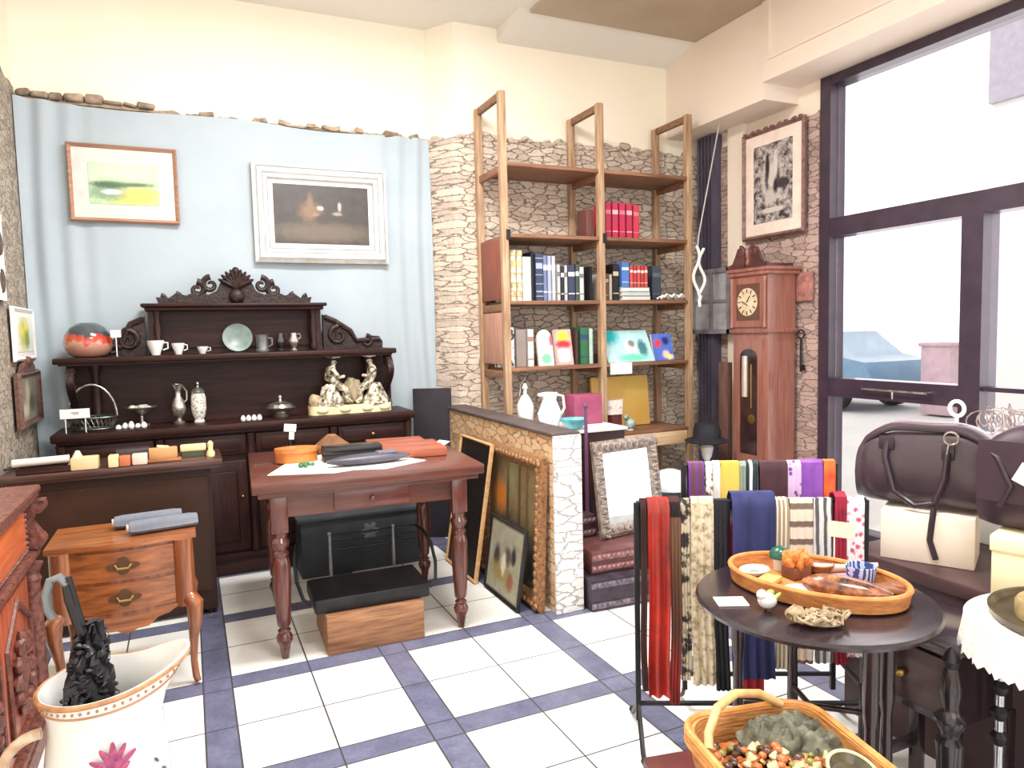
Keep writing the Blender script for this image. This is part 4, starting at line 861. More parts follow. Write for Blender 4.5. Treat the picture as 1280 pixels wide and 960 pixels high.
MB().tube([(-.04, 0, .22), (-.03, 0, .29), (0, 0, .33), (.03, 0, .29), (.04, 0, .22)], .004, 6).build('bail', SILVER, t)
solo('teal_bowl', MB().lathe([(.03, 0), (.05, .01), (.085, .05), (.09, .07), (.08, .068), (.04, .02), (.002, .015)], 24), M((70, 156, 176), (130, 196, 206), .3, 0, 14), 'turquoise glazed bowl behind the end of the brick wall', 'bowl', (2.24, 3.99, .861))
solo('white_plate_pile', MB().lathe([(.06, 0), (.1, .012), (.1, .02), (.1, .045), (.06, .05)], 24), PORCELAIN, 'stacked white plates in front of the lantern, behind the brick wall', 'plates', (1.99, 4.00, .861))
block('gift_box', 'magenta box behind the brick wall left of the centre post', 'box', 2.44, 4.22, .22, .14, .2, M((166, 78, 112), (140, 60, 92), .6), 0, .861)

# ================================================================= chests and mirror before the bookcase
def carved_chest(lab, loc, w, d, h, c1, c2, rz=0):
    t = thing('carved_chest', lab, 'chest', loc, rz); mm = M(c1, c2, .45, 0, 14, (1, 1, 1), .3)
    MB().box((0, 0, h * .5), (w, d, h), bev=.006).build('body', mm, t)
    n = int(w / .028)
    for z in (.03, h - .03):
        m = MB(); m.box((0, -d / 2 - .002, z), (w, .006, .03))
        for i in range(n): m.ell((-w / 2 + w * (i + .5) / n, -d / 2, z), (.011, .012, .014), (0, .5, 0), 8)
        m.build('carved_border', M(tuple(min(255, v + 60) for v in c1), c1, .4, 0, 40), t)
    return t
carved_chest('dark carved chest on the floor right of the white brick pillar', (2.14, 3.38, 0), .5, .40, .17, (70, 58, 72), (40, 34, 46), -.05)
carved_chest('reddish carved chest stacked on the dark carved one', (2.19, 3.44, .172), .5, .36, .12, (120, 76, 76), (84, 52, 56), -.05)
t = carved_chest('small dark box standing left of the mirror on the reddish chest', (2.06, 3.59, .2925), .12, .1, .13, (84, 58, 64), (54, 38, 44))
MIR = M((236, 240, 242), None, .03, 1)
def lumps(m, w, h, fw, d):
    for i in range(22):
        for z in (fw * .5, h - fw * .5): m.ell((-w / 2 + w * (i + .5) / 22, -d * .75, z), (w / 50, .014, fw * .38), (0, .4 * (-1) ** i, 0), 8)
    for i in range(20):
        for x in (-w / 2 + fw * .5, w / 2 - fw * .5): m.ell((x, -d * .75, h * (i + .5) / 20), (fw * .38, .014, h / 46), (0, .4 * (-1) ** i, 0), 8)
framed('mirror', 'mirror in a silvery carved frame leaning on the stacked chests', .50, .56, .075, .04, M((176, 164, 154), (108, 98, 94), .45, .3, 30, (1, 1, 1), .4), MIR, 0, None, (2.345, 3.50, .293), .15, -.14, fancy=lumps, cat='mirror', artname='mirror_glass')
solo('purple_pole', MB().cyl((0, 0, 0), (0, 0, 1.03), .011).ell((0, 0, 1.03), (.016, .016, .02)), M((112, 70, 112), None, .5), 'thin purple pole standing between the white brick pillar and the mirror', 'pole', (2.215, 3.80, 0))
block('crate', 'dark crate on the floor behind the mirror', 'crate', 2.95, 4.0, .42, .34, .40, M((46, 44, 52), None, .7), 0, 0)
solo('white_dome', MB().lathe([(.15, 0), (.15, .02), (.13, .07), (.08, .115), (.03, .13), (.004, .132)], 24), M((232, 240, 242), None, .4), 'white rounded dome right of the mirror', 'dome', (2.97, 3.96, .401))

# ================================================================= right wall things
art = picture('ink_print', (52, 46, 52), (196, 186, 182), [(0, .02, .1, .16, (214, 204, 198), .3), (0, .03, .075, .13, (44, 40, 46), .3), (-.01, .05, .04, .1, (206, 196, 190), .3), (.1, -.02, .07, .04, (60, 54, 60), .3), (-.02, -.1, .05, .06, (196, 186, 180), .4), (0, -.2, .12, .02, (206, 196, 190), .3), (.03, .12, .02, .1, (210, 200, 196), .4), (-.05, .12, .02, .1, (46, 42, 48), .4), (.03, -.03, .02, .05, (44, 40, 46), .5)], 26, 4.5)
def topcurl(m, w, h, fw, d):
    for i in range(9): m.ell((-w / 2 + w * (i + .5) / 9, -d * .5, h), (.03, .012, .014), (0, .3 * (-1) ** i, 0), 8)
framed('framed_picture', 'black and white ink print in a wide pale mat on the right brick wall', .61, .80, .03, .035, M((140, 104, 96), (96, 66, 62), .5, 0, 30), art, .085, M((246, 226, 214), None, .8), (3.995, 4.06, 2.15), -PI / 2, fancy=topcurl)
t = thing('old_window_sash', 'grey old window sash with panes hung beside the bookcase', 'sash', (3.92, 4.66, 1.44), -PI / 2)
m = MB(); 
for a, b in (((-.23, -.02, 0), (.23, .02, .035)), ((-.23, -.02, .49), (.23, .02, .525)), ((-.23, -.02, 0), (-.195, .02, .525)), ((.195, -.02, 0), (.23, .02, .525)), ((-.02, -.015, 0), (.02, .015, .525)), ((-.23, -.012, .25), (.23, .012, .275))): m.span(a, b)
m.build('frame', M((142, 140, 146), (110, 106, 112), .6), t, False)
for sx in (-.11, .11): MB().span((sx - .088, -.003, .035), (sx + .088, .003, .49)).build('pane', M((186, 186, 190), (150, 148, 154), .12, 0, 9), t, False)
t = thing('wall_hook_rope', 'white rope hooks hanging from the right post of the bookcase', 'rope', (3.60, 4.46, 0))
def wav(x0, ph, zz0, zz1): return [(x0 + .03 * math.sin(ph + i * .55), -.02, zz0 + (zz1 - zz0) * i / 14) for i in range(15)]
MB().tube(wav(-.01, 0, 2.12, 1.73) , .012, 8).build('hook', WHITE, t); MB().tube(wav(.04, 2.4, 2.1, 1.76), .012, 8).build('hook', WHITE, t)
MB().tube([(.03, -.02, 1.74), (.015, -.02, 1.70), (.02, -.02, 1.655)], .013, 8).build('tip', WHITE, t)
MB().tube([(.0, -.02, 2.1), (.02, -.01, 2.2), (.23, .0, 3.055)], .005, 6).build('cord', M((206, 200, 196), None, .7), t)
t = thing('hat_on_stand', 'black hat on a red and white stand beside the bookcase', 'hat', (3.50, 4.22, 0))
MB().lathe([(.13, 0), (.13, .02), (.03, .03)], 20).build('stand_base', BLACK, t); MB().cyl((0, 0, .02), (0, 0, .52), .016).build('pole', M((176, 50, 56), None, .4), t)
MB().lathe([(.02, .50), (.035, .53), (.05, .6), (.03, .64)], 16).build('stand_head', WHITE, t)
m = MB().lathe([(.15, .64), (.165, .65), (.15, .66), (.105, .67), (.1, .73), (.085, .78), (.04, .79), (.004, .785)], 24); m.build('hat', M((40, 42, 50), (24, 24, 30), .8), t)
solo('plank', MB().box((0, 0, .61), (.05, .10, 1.22), bev=.004), M((120, 88, 78), (92, 64, 58), .6, 0, 4, (9, 9, .8)), 'narrow brown plank standing between the bookcase and the tall clock', 'plank', (3.80, 4.36, 0), 0)
solo('relief_tile', MB().box((0, 0, 0), (.16, .025, .2), bev=.006).ell((0, -.012, 0), (.05, .012, .07)).ell((.03, -.012, .05), (.03, .012, .03)).jitter(.004, 40), M((176, 122, 112), (140, 92, 86), .8, 0, 20, (1, 1, 1), .4), 'small terracotta relief tile on the brick wall right of the clock', 'relief', (4.006, 3.78, 1.765), -PI / 2)
t = thing('iron_key', 'long dark iron key hanging on the brick wall right of the clock', 'key', (4.005, 3.80, 1.46), -PI / 2)
MB().tube([(.03 * math.cos(i * PI / 8), -.005, -.03 + .03 * math.sin(i * PI / 8)) for i in range(16)], .006, 6, True).build('bow', IRON, t)
m = MB().cyl((0, -.005, -.06), (0, -.005, -.3), .008); m.span((0, -.01, -.29), (.035, 0, -.25)); m.build('shank', IRON, t)

# grandfather clock
ck = thing('grandfather_clock', 'tall reddish wooden longcase clock with scrolled top by the window', 'clock', (3.85, 4.015, 0), -PI / 2)
CW = wood((166, 112, 98), (136, 84, 74), .35, 'z', .3)
MB().span((-.2, -.15, 0), (.2, .14, .42)).build('base', CW, ck); m = MB().box((0, -.005, .43), (.40, .29, .03), bev=.008); m.box((0, -.005, .05), (.43, .31, .1), bev=.008); m.build('base_moulding', CW, ck)
m = MB(); m.span((-.175, -.12, .44), (.175, .13, 1.45)); m.build('trunk', CW, ck)
d = MB().span((-.13, -.135, .5), (.13, -.118, 1.4)).build('door', CW, ck)
o_ = [(-.085, .56), (.085, .56), (.085, 1.27)] + [(.085 * math.cos(PI * i / 12), 1.27 + .06 * math.sin(PI * i / 12)) for i in range(1, 12)] + [(-.085, 1.27)]
MB().prism(o_, -.139, -.134).build('glass', M((70, 48, 48), (46, 32, 34), .1), d)
MB().cyl((-.03, -.142, .98), (-.03, -.142, 1.28), .024, seg=18).build('weight', M((226, 210, 200), None, .25, .6), d)
MB().cyl((.03, -.141, .9), (.03, -.141, 1.22), .004).cyl((.03, -.141, .82), (.03, -.137, .82), .035, seg=18).build('pendulum', BRASS, d)
m = MB().box((0, 0, 1.46), (.40, .285, .03), bev=.008); m.build('waist_moulding', CW, ck)
MB().span((-.18, -.13, 1.475), (.18, .13, 1.86)).build('hood', CW, ck)
d = MB().span((-.155, -.142, 1.49), (.155, -.128, 1.84)).build('hood_door', CW, ck)
MB().span((-.115, -.147, 1.54), (.115, -.141, 1.80)).build('dial_plate', M((110, 74, 62), None, .4), d)
dl = MB().lathe([(.1, 0), (.1, .004), (.001, .005)], 32).build('dial', M((232, 214, 186), (206, 176, 140), .45, 0, 30), d)
dl.rotation_euler = (PI / 2, 0, 0); dl.location = (0, -.147, 1.67)
m = MB()
for i in range(12): a = i * PI / 6; m.box((.08 * math.sin(a), -.153, 1.67 + .08 * math.cos(a)), (.007, .002, .026), (0, a, 0))
m.build('numerals', BLACK, d); m = MB(); m.box((.015, -.156, 1.69), (.006, .002, .055), (0, .6, 0)).box((-.02, -.156, 1.66), (.005, .002, .07), (0, -1.1, 0)); m.build('hands', BLACK, d)
for sx in (-.165, .165): MB().lathe([(.014, 0), (.016, .02), (.012, .03), (.012, .32), (.016, .34), (.016, .36)], 12, (sx, -.145, 1.485)).build('column', CW, ck)
m = MB().box((0, 0, 1.872), (.42, .30, .028), bev=.008).box((0, 0, 1.90), (.44, .32, .028), bev=.01); m.build('cornice', CW, ck)
m = MB()
for sg in (-1, 1):
    m.prism([(sg * .2, 1.91), (sg * .03, 1.91), (sg * .03, 2.0), (sg * .05, 2.05), (sg * .09, 2.06), (sg * .12, 2.0), (sg * .15, 1.95), (sg * .2, 1.94)], -.155, -.13)
    spiral(m, sg * .065, 2.03, .038, 1.2, sg, -.15, .015)
m.span((-.19, -.14, 1.91), (.19, .1, 1.935)); m.build('swan_neck_pediment', M((104, 64, 60), (72, 44, 44), .4), ck)
MB().lathe([(.014, 0), (.02, .02), (.012, .04), (.018, .06), (.002, .09)], 14, (0, -.14, 1.935)).build('finial', CW, ck)
# ================================================================= scarf rack
RZ = math.radians(-27)
rk = thing('scarf_rack', 'black metal two-bar rack on splayed feet, hung with scarves', 'rack', (1.425, 2.1, 0), RZ)
for x, y, z in ((0, 0, .88), (.80, 0, .88), (.21, .22, .97), (.78, .22, .97)):
    MB().box((x, y, z / 2 + .04), (.018, .018, z - .08)).build('post', IRON, rk)
for x in (0, .8):
    m = MB().tube([(x, -.0, .14), (x, -.05, .09), (x, -.12, .02), (x, -.15, .012)], .009, 6).tube([(x, 0, .14), (x, .06, .10), (x, .16, .02), (x, .19, .014)], .009, 6); m.ell((x, -.15, .014), (.013,) * 3, seg=8).ell((x, .19, .014), (.013,) * 3, seg=8); m.build('foot', IRON, rk)
for x in (.21,): MB().tube([(x, .22, .1), (x, .26, .04), (x, .30, .012)], .008, 6).build('foot', IRON, rk)
for a, b in (((0, 0, .88), (.8, 0, .88)), ((.21, .22, .97), (.78, .22, .97)), ((0, 0, .14), (.8, 0, .14)), ((.21, .22, .14), (.78, .22, .14)), ((.8, 0, .2), (.8, .22, .2))):
    MB().cyl(a, b, .009).build('bar', IRON, rk)
MRz = Matrix.Translation((1.425, 2.1, 0)) @ Matrix.Rotation(RZ, 4, 'Z')
def scarf(lab, x0, x1, zb, mat_, yb=0, zt=.88, back=.25, depth=0., fold=.006, nf=3, seed=0, fringe=False, narrow=0):
    R_ = .014 + depth
    def f(u, v):
        x = x0 + (x1 - x0) * u; front = zt - zb; tot = front + PI * R_ + back; d = v * tot
        ph = seed + u * nf * 2 * PI
        if d < front:
            z = zb + d; w = max(0, 1 - d / front); y = -R_ - fold * (1 + math.sin(ph)) * (.35 + .65 * w) - .004 * math.sin(z * 14 + seed)
            x += narrow * w * (.5 - u) + .006 * math.sin(z * 9 + seed) * w
        elif d < front + PI * R_:
            a = (d - front) / R_; y = -R_ * math.cos(a); z = zt + R_ * math.sin(a)
        else:
            e = d - front - PI * R_; z = zt - e; y = R_ + fold * (1 + math.sin(ph)) * .5 * (e / back)
        return (x, yb + y, z)
    m = MB().sheet(f, 22, 34, .003)
    if fringe:
        for i in range(10): xx = x0 + (x1 - x0) * (i + .5) / 10; m.cyl((xx, -R_ - fold, zb + .004), (xx, -R_ - fold, zb - .03), .004, seg=5)
    o = m.build('scarf', mat_); o.matrix_world = MRz; o.location = (1.425, 2.1, 0); o.rotation_euler = (0, 0, RZ)
    return tag(o, lab, 'scarf', 'scarves on the rack')
def cloth(c, c2=None, sc=14, st=(1, 1, 1)): return M(c, c2, .85, 0, sc, st, .15)
ORN = patterned('paisley', [(.36, (150, 132, 108)), (.5, (204, 190, 164)), (.7, (222, 210, 186))], 'noise', 46)
scarf('dark reddish brown shawl edge at the left end of the front bar', .012, .034, .2, M((70, 40, 36), (44, 26, 24), .8), seed=1, depth=.006)
scarf('glossy red silk scarf at the left of the front bar', .036, .112, .18, M((196, 54, 42), (104, 30, 28), .4, 0, 6), seed=2, fold=.012, nf=2, depth=.006)
scarf('dark brown scarf with red end and black tip at the left of the front bar', .114, .15, .15, patterned('brown_end', [(.05, (30, 20, 20)), (.3, (150, 44, 40)), (.5, (92, 56, 46)), (.9, (110, 78, 60))], 'bands', 1.2), seed=3, depth=.006)
scarf('black and cream ornate shawl between the brown and the beige scarf', .152, .185, .24, patterned('black_cream', [(.45, (48, 42, 40)), (.55, (196, 182, 160))], 'noise', 30), seed=4)
scarf('beige paisley scarf on the front bar', .19, .268, .225, ORN, seed=5, fold=.008, depth=.006)
scarf('black scarf beside the beige paisley one', .272, .322, .2, cloth((34, 32, 40), (22, 20, 26)), seed=6)
scarf('wide navy blue scarf on the front bar', .328, .478, .25, cloth((52, 58, 110), (38, 42, 84), 4, (8, 8, .5)), seed=7, nf=4, depth=.022)
scarf('crimson shawl with grey band showing below the navy scarf', .335, .47, .16, patterned('crimson_band', [(.1, (156, 30, 46)), (.5, (166, 36, 52)), (.55, (190, 160, 176)), (.62, (60, 56, 70)), (1, (60, 56, 70))], 'bands', 1.9), seed=8, narrow=.05)
scarf('cream scarf with thin stripes right of the navy one', .484, .528, .28, patterned('cream_stripe', [(.45, (236, 226, 204)), (.5, (160, 140, 120))], 'stripe', 70), seed=9)
scarf('beige and brown checked scarf on the front bar', .533, .612, .3, patterned('plaid', [(.62, (226, 208, 192)), (.7, (120, 98, 90))], 'bands', 16), seed=10)
scarf('grey and black streaked scarf on the front bar', .617, .68, .3, patterned('grey_streak', [(.3, (90, 88, 92)), (.6, (216, 214, 216))], 'wave', 12), seed=11)
scarf('raspberry red knotted scarf on the front bar', .685, .725, .3, cloth((170, 36, 66), (120, 24, 44)), seed=12, depth=.016)
scarf('pink and white flowered scarf at the right end of the front bar', .728, .79, .32, patterned('pink_flower', [(.25, (206, 96, 130)), (.45, (244, 234, 238))], 'voronoi', 40), seed=13)
for i, (px0, px1, lab, mt) in enumerate(((.225, .285, 'violet and brown scarf at the left end of the back bar', patterned('violet_brown', [(.45, (104, 60, 140)), (.55, (110, 70, 60))], 'stripe', 40)),
    (.29, .315, 'brown and white spotted scarf on the back bar', patterned('brown_spot', [(.3, (110, 70, 60)), (.5, (240, 234, 230))], 'voronoi', 40)), (.318, .345, 'plain white scarf on the back bar left of the yellow one', cloth((244, 242, 238))),
    (.348, .418, 'golden yellow scarf on the back bar', cloth((240, 190, 76), (226, 206, 110), 8)), (.42, .444, 'grey-green scarf on the back bar', cloth((150, 164, 150))), (.446, .488, 'dark teal and white scarf on the back bar', patterned('teal_white', [(.6, (44, 56, 64)), (.7, (240, 240, 240))], 'stripe', 30)),
    (.493, .595, 'plum brown scarf on the back bar', cloth((84, 52, 60), (66, 40, 48))), (.598, .648, 'lilac dotted scarf on the back bar', patterned('lilac_dot', [(.2, (120, 70, 140)), (.35, (216, 186, 226))], 'voronoi', 36)), (.65, .73, 'bright purple scarf on the back bar', cloth((150, 90, 190), (126, 70, 166))), (.735, .778, 'orange-red shawl at the right end of the back bar', cloth((226, 66, 46), (236, 130, 66), 10)))):
    scarf(lab, px0, px1, .55 + .02 * (i % 3), mt, .22, .97, .2, seed=20 + i, fold=.005, nf=2)

# ================================================================= round dark table
rt = thing('round_table', 'round dark wooden table carrying the oval tray', 'table', (1.605, 1.475, 0))
MB().lathe([(.30, .692), (.325, .698), (.328, .708), (.322, .716), (.30, .718), (.05, .7185)], 64).build('tabletop', BLKWOOD, rt)
MB().lathe([(.2, .665), (.2, .694), (.18, .694), (.18, .665)], 40).build('apron', BLKWOODZ, rt)
LP = [(-.075, .225), (-.05, -.235), (.212, -.04), (.055, -.2), (.13, .2)]
for x, y in LP:
    MB().lathe([(.014, 0), (.016, .03), (.012, .06), (.017, .3), (.014, .45), (.02, .5), (.02, .694)], 14, (x, y, 0)).build('leg', BLKWOODZ, rt)
for a, b in ((0, 2), (1, 4)): MB().cyl((*LP[a], .33), (*LP[b], .33), .009).build('stretcher', BLKWOODZ, rt)
TZ = .7195
ta = math.atan2(-.909, .417)
tr_ = thing('oval_tray', 'oval orange wicker tray full of curios on the round table', 'tray', (1.645, 1.505, TZ), ta)
E_ = [i * 2 * PI / 48 for i in range(48)]
MB().loft([[(.255 * k * math.cos(a), .172 * k * math.sin(a), z) for a in E_] for k, z in ((.9, .001), (.97, .005), (1.0, .045), (.955, .045), (.92, .012), (.1, .011))]).build('bowl', M((206, 140, 82), (170, 104, 56), .5, 0, 30, (1, 1, 3), .3), tr_)
MB().tube([(.25 * math.cos(a), .168 * math.sin(a), .046) for a in E_], .008, 8, True).build('rim', M((222, 150, 86), (190, 116, 62), .4, 0, 20), tr_)
UB = TZ + .0125
def on(x, y): return (x, y, UB)
G = 'curios in the oval tray'
t = thing('small_dish', 'white shell-like dish at the far left end of the tray', 'dish', on(1.555, 1.655), 0, G)
MB().lathe([(.02, 0), (.035, .006), (.05, .02), (.047, .022), (.03, .01), (.002, .006)], 22, sq=.8).build('bowl', PORCELAIN, t); MB().lathe([(.0155, .005), (.016, .014), (.002, .016)], 16).build('well', M((150, 156, 150), None, .3), t)
solo('yellow_tile', MB().box((0, 0, .008), (.075, .05, .016), bev=.003), M((236, 196, 116), (220, 170, 90), .5), 'pale yellow tile in the tray below the shell-like dish', 'tile', on(1.545, 1.585), .4, G)
t = thing('jar_stopper', 'dark green and white domed stopper at the back edge of the tray', 'stopper', on(1.66, 1.655), 0, G)
MB().lathe([(.02, 0), (.024, .035), (.03, .04)], 16).build('base', PORCELAIN, t); MB().lathe([(.034, .04), (.034, .05), (.026, .066), (.01, .075), (.001, .076)], 18).build('dome', M((36, 92, 76), None, .25), t)
m = MB()
for i in range(30): a = i * 2.4; r = .035 * math.sqrt(i / 30); m.ell((r * math.cos(a), r * .8 * math.sin(a), .04 + .03 * rnd.random()), (.014, .012, .02), (rnd.random(), rnd.random(), a), 6)
t = thing('orange_ornament', 'spiky orange straw ornament on a brown box, in the middle back of the tray', 'ornament', on(1.655, 1.585), 0, G)
MB().box((0, 0, .018), (.07, .055, .036), bev=.004).build('box', M((136, 84, 58), (100, 60, 40), .5), t); m.build('straw', M((222, 142, 70), (180, 100, 44), .7, 0, 60, (1, 1, 1), .5), t)
solo('wooden_bowl', MB().lathe([(.02, 0), (.04, .01), (.048, .03), (.044, .031), (.03, .012), (.002, .008)], 22), WALNUT, 'small brown wooden bowl right of the orange straw ornament', 'bowl', on(1.745, 1.585), 0, G)
solo('mauve_folder', MB().box((0, 0, .004), (.12, .085, .008), bev=.002), M((196, 150, 172), (176, 130, 156), .5), 'mauve flat folder lying in the middle of the tray', 'folder', on(1.695, 1.475), -.5, G, rot=(.0, -.08, -.5)).location.z += .014
solo('grey_plate', MB().lathe([(.025, 0), (.042, .006), (.044, .01), (.03, .006), (.002, .004)], 22), M((206, 204, 206), None, .3), 'small pale grey saucer near the front of the tray', 'saucer', on(1.565, 1.485), 0, G)
m = MB(); rings = []
for i in range(15):
    k = -1 + 2 * i / 14; s_ = max(.08, (1 - abs(k) ** 2.4)) ** .55
    rings.append([(.115 * k, .042 * s_ * math.cos(a), .032 + .032 * s_ * math.sin(a) * (1 - .25 * k)) for a in [j * PI / 10 for j in range(20)]])
m.loft(rings)
s = NT('tortoise'); nz = s.noise(s.coords(), 24, 4, .6); TORT = s.fin(s.ramp(nz, [(.35, lin((60, 36, 30))), (.55, lin((150, 92, 62))), (.7, lin((206, 150, 110)))]), .2, 0, .6)
solo('tortoiseshell_case', m, TORT, 'glossy mottled brown case lying at the front of the tray', 'case', on(1.635, 1.385), -.95, G)
t = thing('zigzag_pot', 'small blue and white zigzag pot at the right back of the tray', 'pot', on(1.775, 1.455), 0, G)
MB().lathe([(.03, 0), (.038, .01), (.042, .055), (.038, .055), (.034, .012), (.002, .008)], 22).build('body', patterned('zigzag', [(.45, (60, 74, 130)), (.55, (190, 200, 226))], 'wave', 26, (1, 1, 3)), t)
solo('paddle', MB().tube([(-.09, 0, .012), (0, 0, .02), (.05, 0, .03), (.09, 0, .035)], [.018, .011, .009, .008], 10), M((236, 216, 206), (200, 170, 160), .5), 'pale handled brush lying across the back of the tray', 'brush', on(1.80, 1.53), -.7, G)
solo('leather_pouch', MB().ell((0, 0, .016), (.055, .032, .016)).ell((.012, 0, .026), (.03, .026, .01)).jitter(.005, 30), M((150, 96, 60), (110, 66, 42), .5), 'tan leather pouch at the right end of the tray', 'pouch', on(1.785, 1.355), -.8, G)
for i, (x, y, c, lab) in enumerate(((1.705, 1.315, (226, 206, 170), 'small cream bead stick at the right end of the tray'), (1.665, 1.322, (186, 166, 150), 'small grey stone in the tray beside the mottled case'), (1.735, 1.305, (200, 60, 66), 'small red bead near the right rim of the tray'))):
    solo('bead', MB().ell((0, 0, .01), (.022 - .006 * i, .01, .01)), M(c, None, .35), lab, 'bead', on(x, y), .7 * i, G)
t = thing('price_card', 'cream price card on two thin legs at the back of the round table', 'price card', (1.865, 1.60, TZ), -.75)
MB().box((0, 0, .125), (.075, .003, .05), (0, .08, 0)).build('card', M((250, 240, 206), None, .8), t, False)
for sx in (-.022, .022): MB().cyl((sx, .003, 0), (sx, .003, .12), .0025).build('leg', WHITE, t)
# beside the tray
solo('white_tag', MB().box((0, 0, .0015), (.085, .065, .003)), PAPER, 'blank white tag lying on the round table left of the tray', 'tag', (1.365, 1.545, TZ), -.45)
t = thing('bird_figurine', 'small white bird figurine with green and yellow beside the tray', 'figurine', (1.41, 1.452, TZ))
MB().ell((0, 0, .028), (.03, .021, .022), (0, .2, 0)).ell((-.02, 0, .048), (.015, .014, .014)).build('body', PORCELAIN, t)
MB().ell((.032, 0, .032), (.02, .006, .006), (0, -.5, 0)).ell((.02, .01, .042), (.014, .008, .01)).build('tail', M((190, 196, 80), (120, 160, 90), .4), t)
for sy in (-.008, .008): MB().cyl((0, sy, 0), (0, sy, .012), .004).build('leg', M((90, 84, 80), None, .5), t)
m = MB()
for i in range(16):
    a0 = rnd.random() * 6; cx, cy = rnd.uniform(-.05, .05), rnd.uniform(-.025, .025)
    m.tube([(cx + .03 * math.cos(a0 + j * .6) * (1 + .3 * math.sin(j)), cy + .022 * math.sin(a0 + j * .6), .012 + .022 * abs(math.sin(j * .9 + i))) for j in range(10)], .004, 5)
m.ell((0, 0, .012), (.055, .035, .012)); m.ell((-.06, .01, .022), (.028, .022, .02))
solo('lace_bundle', m, M((186, 168, 140), (130, 106, 80), .9, 0, 50, (1, 1, 1), .4), 'crumpled brown lace bundle at the front edge of the round table', 'lace', (1.46, 1.315, TZ), -.6)

# ================================================================= basket of trinkets on a red box
BR = -.2
block('red_box', 'dark red wooden box under the trinket basket', 'box', 1.165, 1.215, .40, .46, .395, M((110, 48, 46), (80, 34, 34), .4), BR, 0)
bk = thing('wicker_basket', 'wicker basket with a hooped handle, heaped with small trinkets, at the front', 'basket', (1.165, 1.10, .397), BR)
WK = M((206, 146, 84), (160, 100, 50), .6, 0, 22, (1, 1, 7), .6)
def rr3(w, d, z, n=7, r=.07): return [(x, y, z) for x, y in rrect(w, d, r, n)]
MB().loft([rr3(.30, .42, 0), rr3(.335, .455, .08), rr3(.35, .47, .15), rr3(.328, .448, .15), rr3(.31, .43, .08), rr3(.28, .40, .012)]).build('body', WK, bk)
m = MB()
for z, k in ((.15, 0), (.137, .004), (.124, .0)): m.tube([(x * (1 - k), y * (1 - k), z) for x, y, _ in rr3(.352, .472, 0)], .009, 7, True)
m.build('rim', M((222, 160, 92), (184, 120, 62), .5, 0, 25), bk)
MB().tube([(-.165, .10, .15), (-.15, .13, .17), (-.1, .18, .197), (-.03, .215, .205), (.04, .225, .19), (.10, .225, .155)], .0105, 10).build('handle', M((226, 188, 130), (190, 146, 92), .45, 0, 18), bk)
m = MB().loft([rr3(.27, .39, .014), rr3(.30, .42, .085)]); 
m.build('lining', M((96, 72, 50), (60, 44, 32), .9), bk)
mbk = Matrix.Translation((1.165, 1.10, .397)) @ Matrix.Rotation(BR, 4, 'Z')
kinds = [('button', 'amber brown button lying among the trinkets in the basket', M((190, 110, 56), (140, 70, 34), .3, 0, 40), MB().lathe([(.013, 0), (.015, .003), (.013, .006), (.008, .005), (.001, .005)], 14)),
         ('bead', 'orange bead lying among the trinkets in the basket', M((214, 130, 76), (170, 84, 50), .25, 0, 40), MB().ell((0, 0, .009), (.011, .011, .009), seg=12)),
         ('shell', 'cream shell lying among the trinkets in the basket', M((226, 204, 160), (186, 156, 110), .4, 0, 40), MB().lathe([(.001, 0), (.012, .003), (.014, .008), (.008, .016), (.003, .022), (.001, .024)], 10)),
         ('brass_charm', 'small brass charm lying among the trinkets in the basket', M((226, 196, 120), (176, 140, 76), .35, .4, 40), MB().box((0, 0, .004), (.02, .014, .008), bev=.003)),
         ('dark_stone', 'dark polished stone lying among the trinkets in the basket', M((96, 72, 58), (60, 44, 38), .25, 0, 40), MB().ell((0, 0, .008), (.015, .011, .008), seg=10).jitter(.002, 90)),
         ('green_bead', 'olive green bead lying among the trinkets in the basket', M((150, 146, 80), (110, 106, 54), .3, 0, 40), MB().ell((0, 0, .008), (.01, .01, .008), seg=10))]
r3 = random.Random(11); protos = []
for nm, lab, mt, mb in kinds:
    o = mb.build(nm, mt); tag(o, lab, nm.replace('_', ' ').split(' ')[-1], '%s heap in the basket' % nm.replace('_', ' ')); protos.append([o, 0])
spots = []
for i in range(16):
    for j in range(21): spots.append((-.137 + .0183 * i + r3.uniform(-.005, .005), -.187 + .0183 * j + r3.uniform(-.005, .005)))
for (lx, ly) in spots:
    if lx > .02 and ly > .06: continue
    if math.hypot(lx - .10, ly + .03) < .065: continue
    warm = max(0, min(1, .5 - lx * 2.2 + ly * 1.2)); k = r3.random()
    idx = (0 if k < .45 else 1 if k < .7 else 2 if k < .8 else 4) if warm > r3.random() else (3 if k < .3 else 2 if k < .6 else 5 if k < .85 else 4)
    z = .088 + .035 * max(0, 1 - (lx / .15) ** 2) * max(0, 1 - (ly / .2) ** 2) + r3.uniform(0, .006)
    p = mbk @ Vector((lx, ly, z)); o = protos[idx][0]
    if protos[idx][1]: o = o.copy(); C.objects.link(o)
    protos[idx][1] += 1
    o.location = p; o.rotation_euler = (r3.uniform(-.6, .6), r3.uniform(-.6, .6), r3.uniform(0, 6)); sc = r3.uniform(.75, 1.15); o.scale = (sc, sc, sc)
m = MB()
for q, (ox, oy, rr, hh) in enumerate(((0, 0, .085, .06), (-.07, .015, .06, .05), (.03, -.06, .055, .05), (-.04, -.03, .05, .045))):
    m.sheet(lambda u, v: (ox + rr * (1.15 - .0 * u) * v * math.cos(2 * PI * u), oy + rr * .85 * v * math.sin(2 * PI * u), .008 + hh * (1 - v * v) + .022 * mnoise.noise((3 * math.cos(2 * PI * u) * v + q * 5, 3 * math.sin(2 * PI * u) * v, 2.5 * v)) + .006 * math.sin(16 * PI * u) * v), 40, 12, .003)
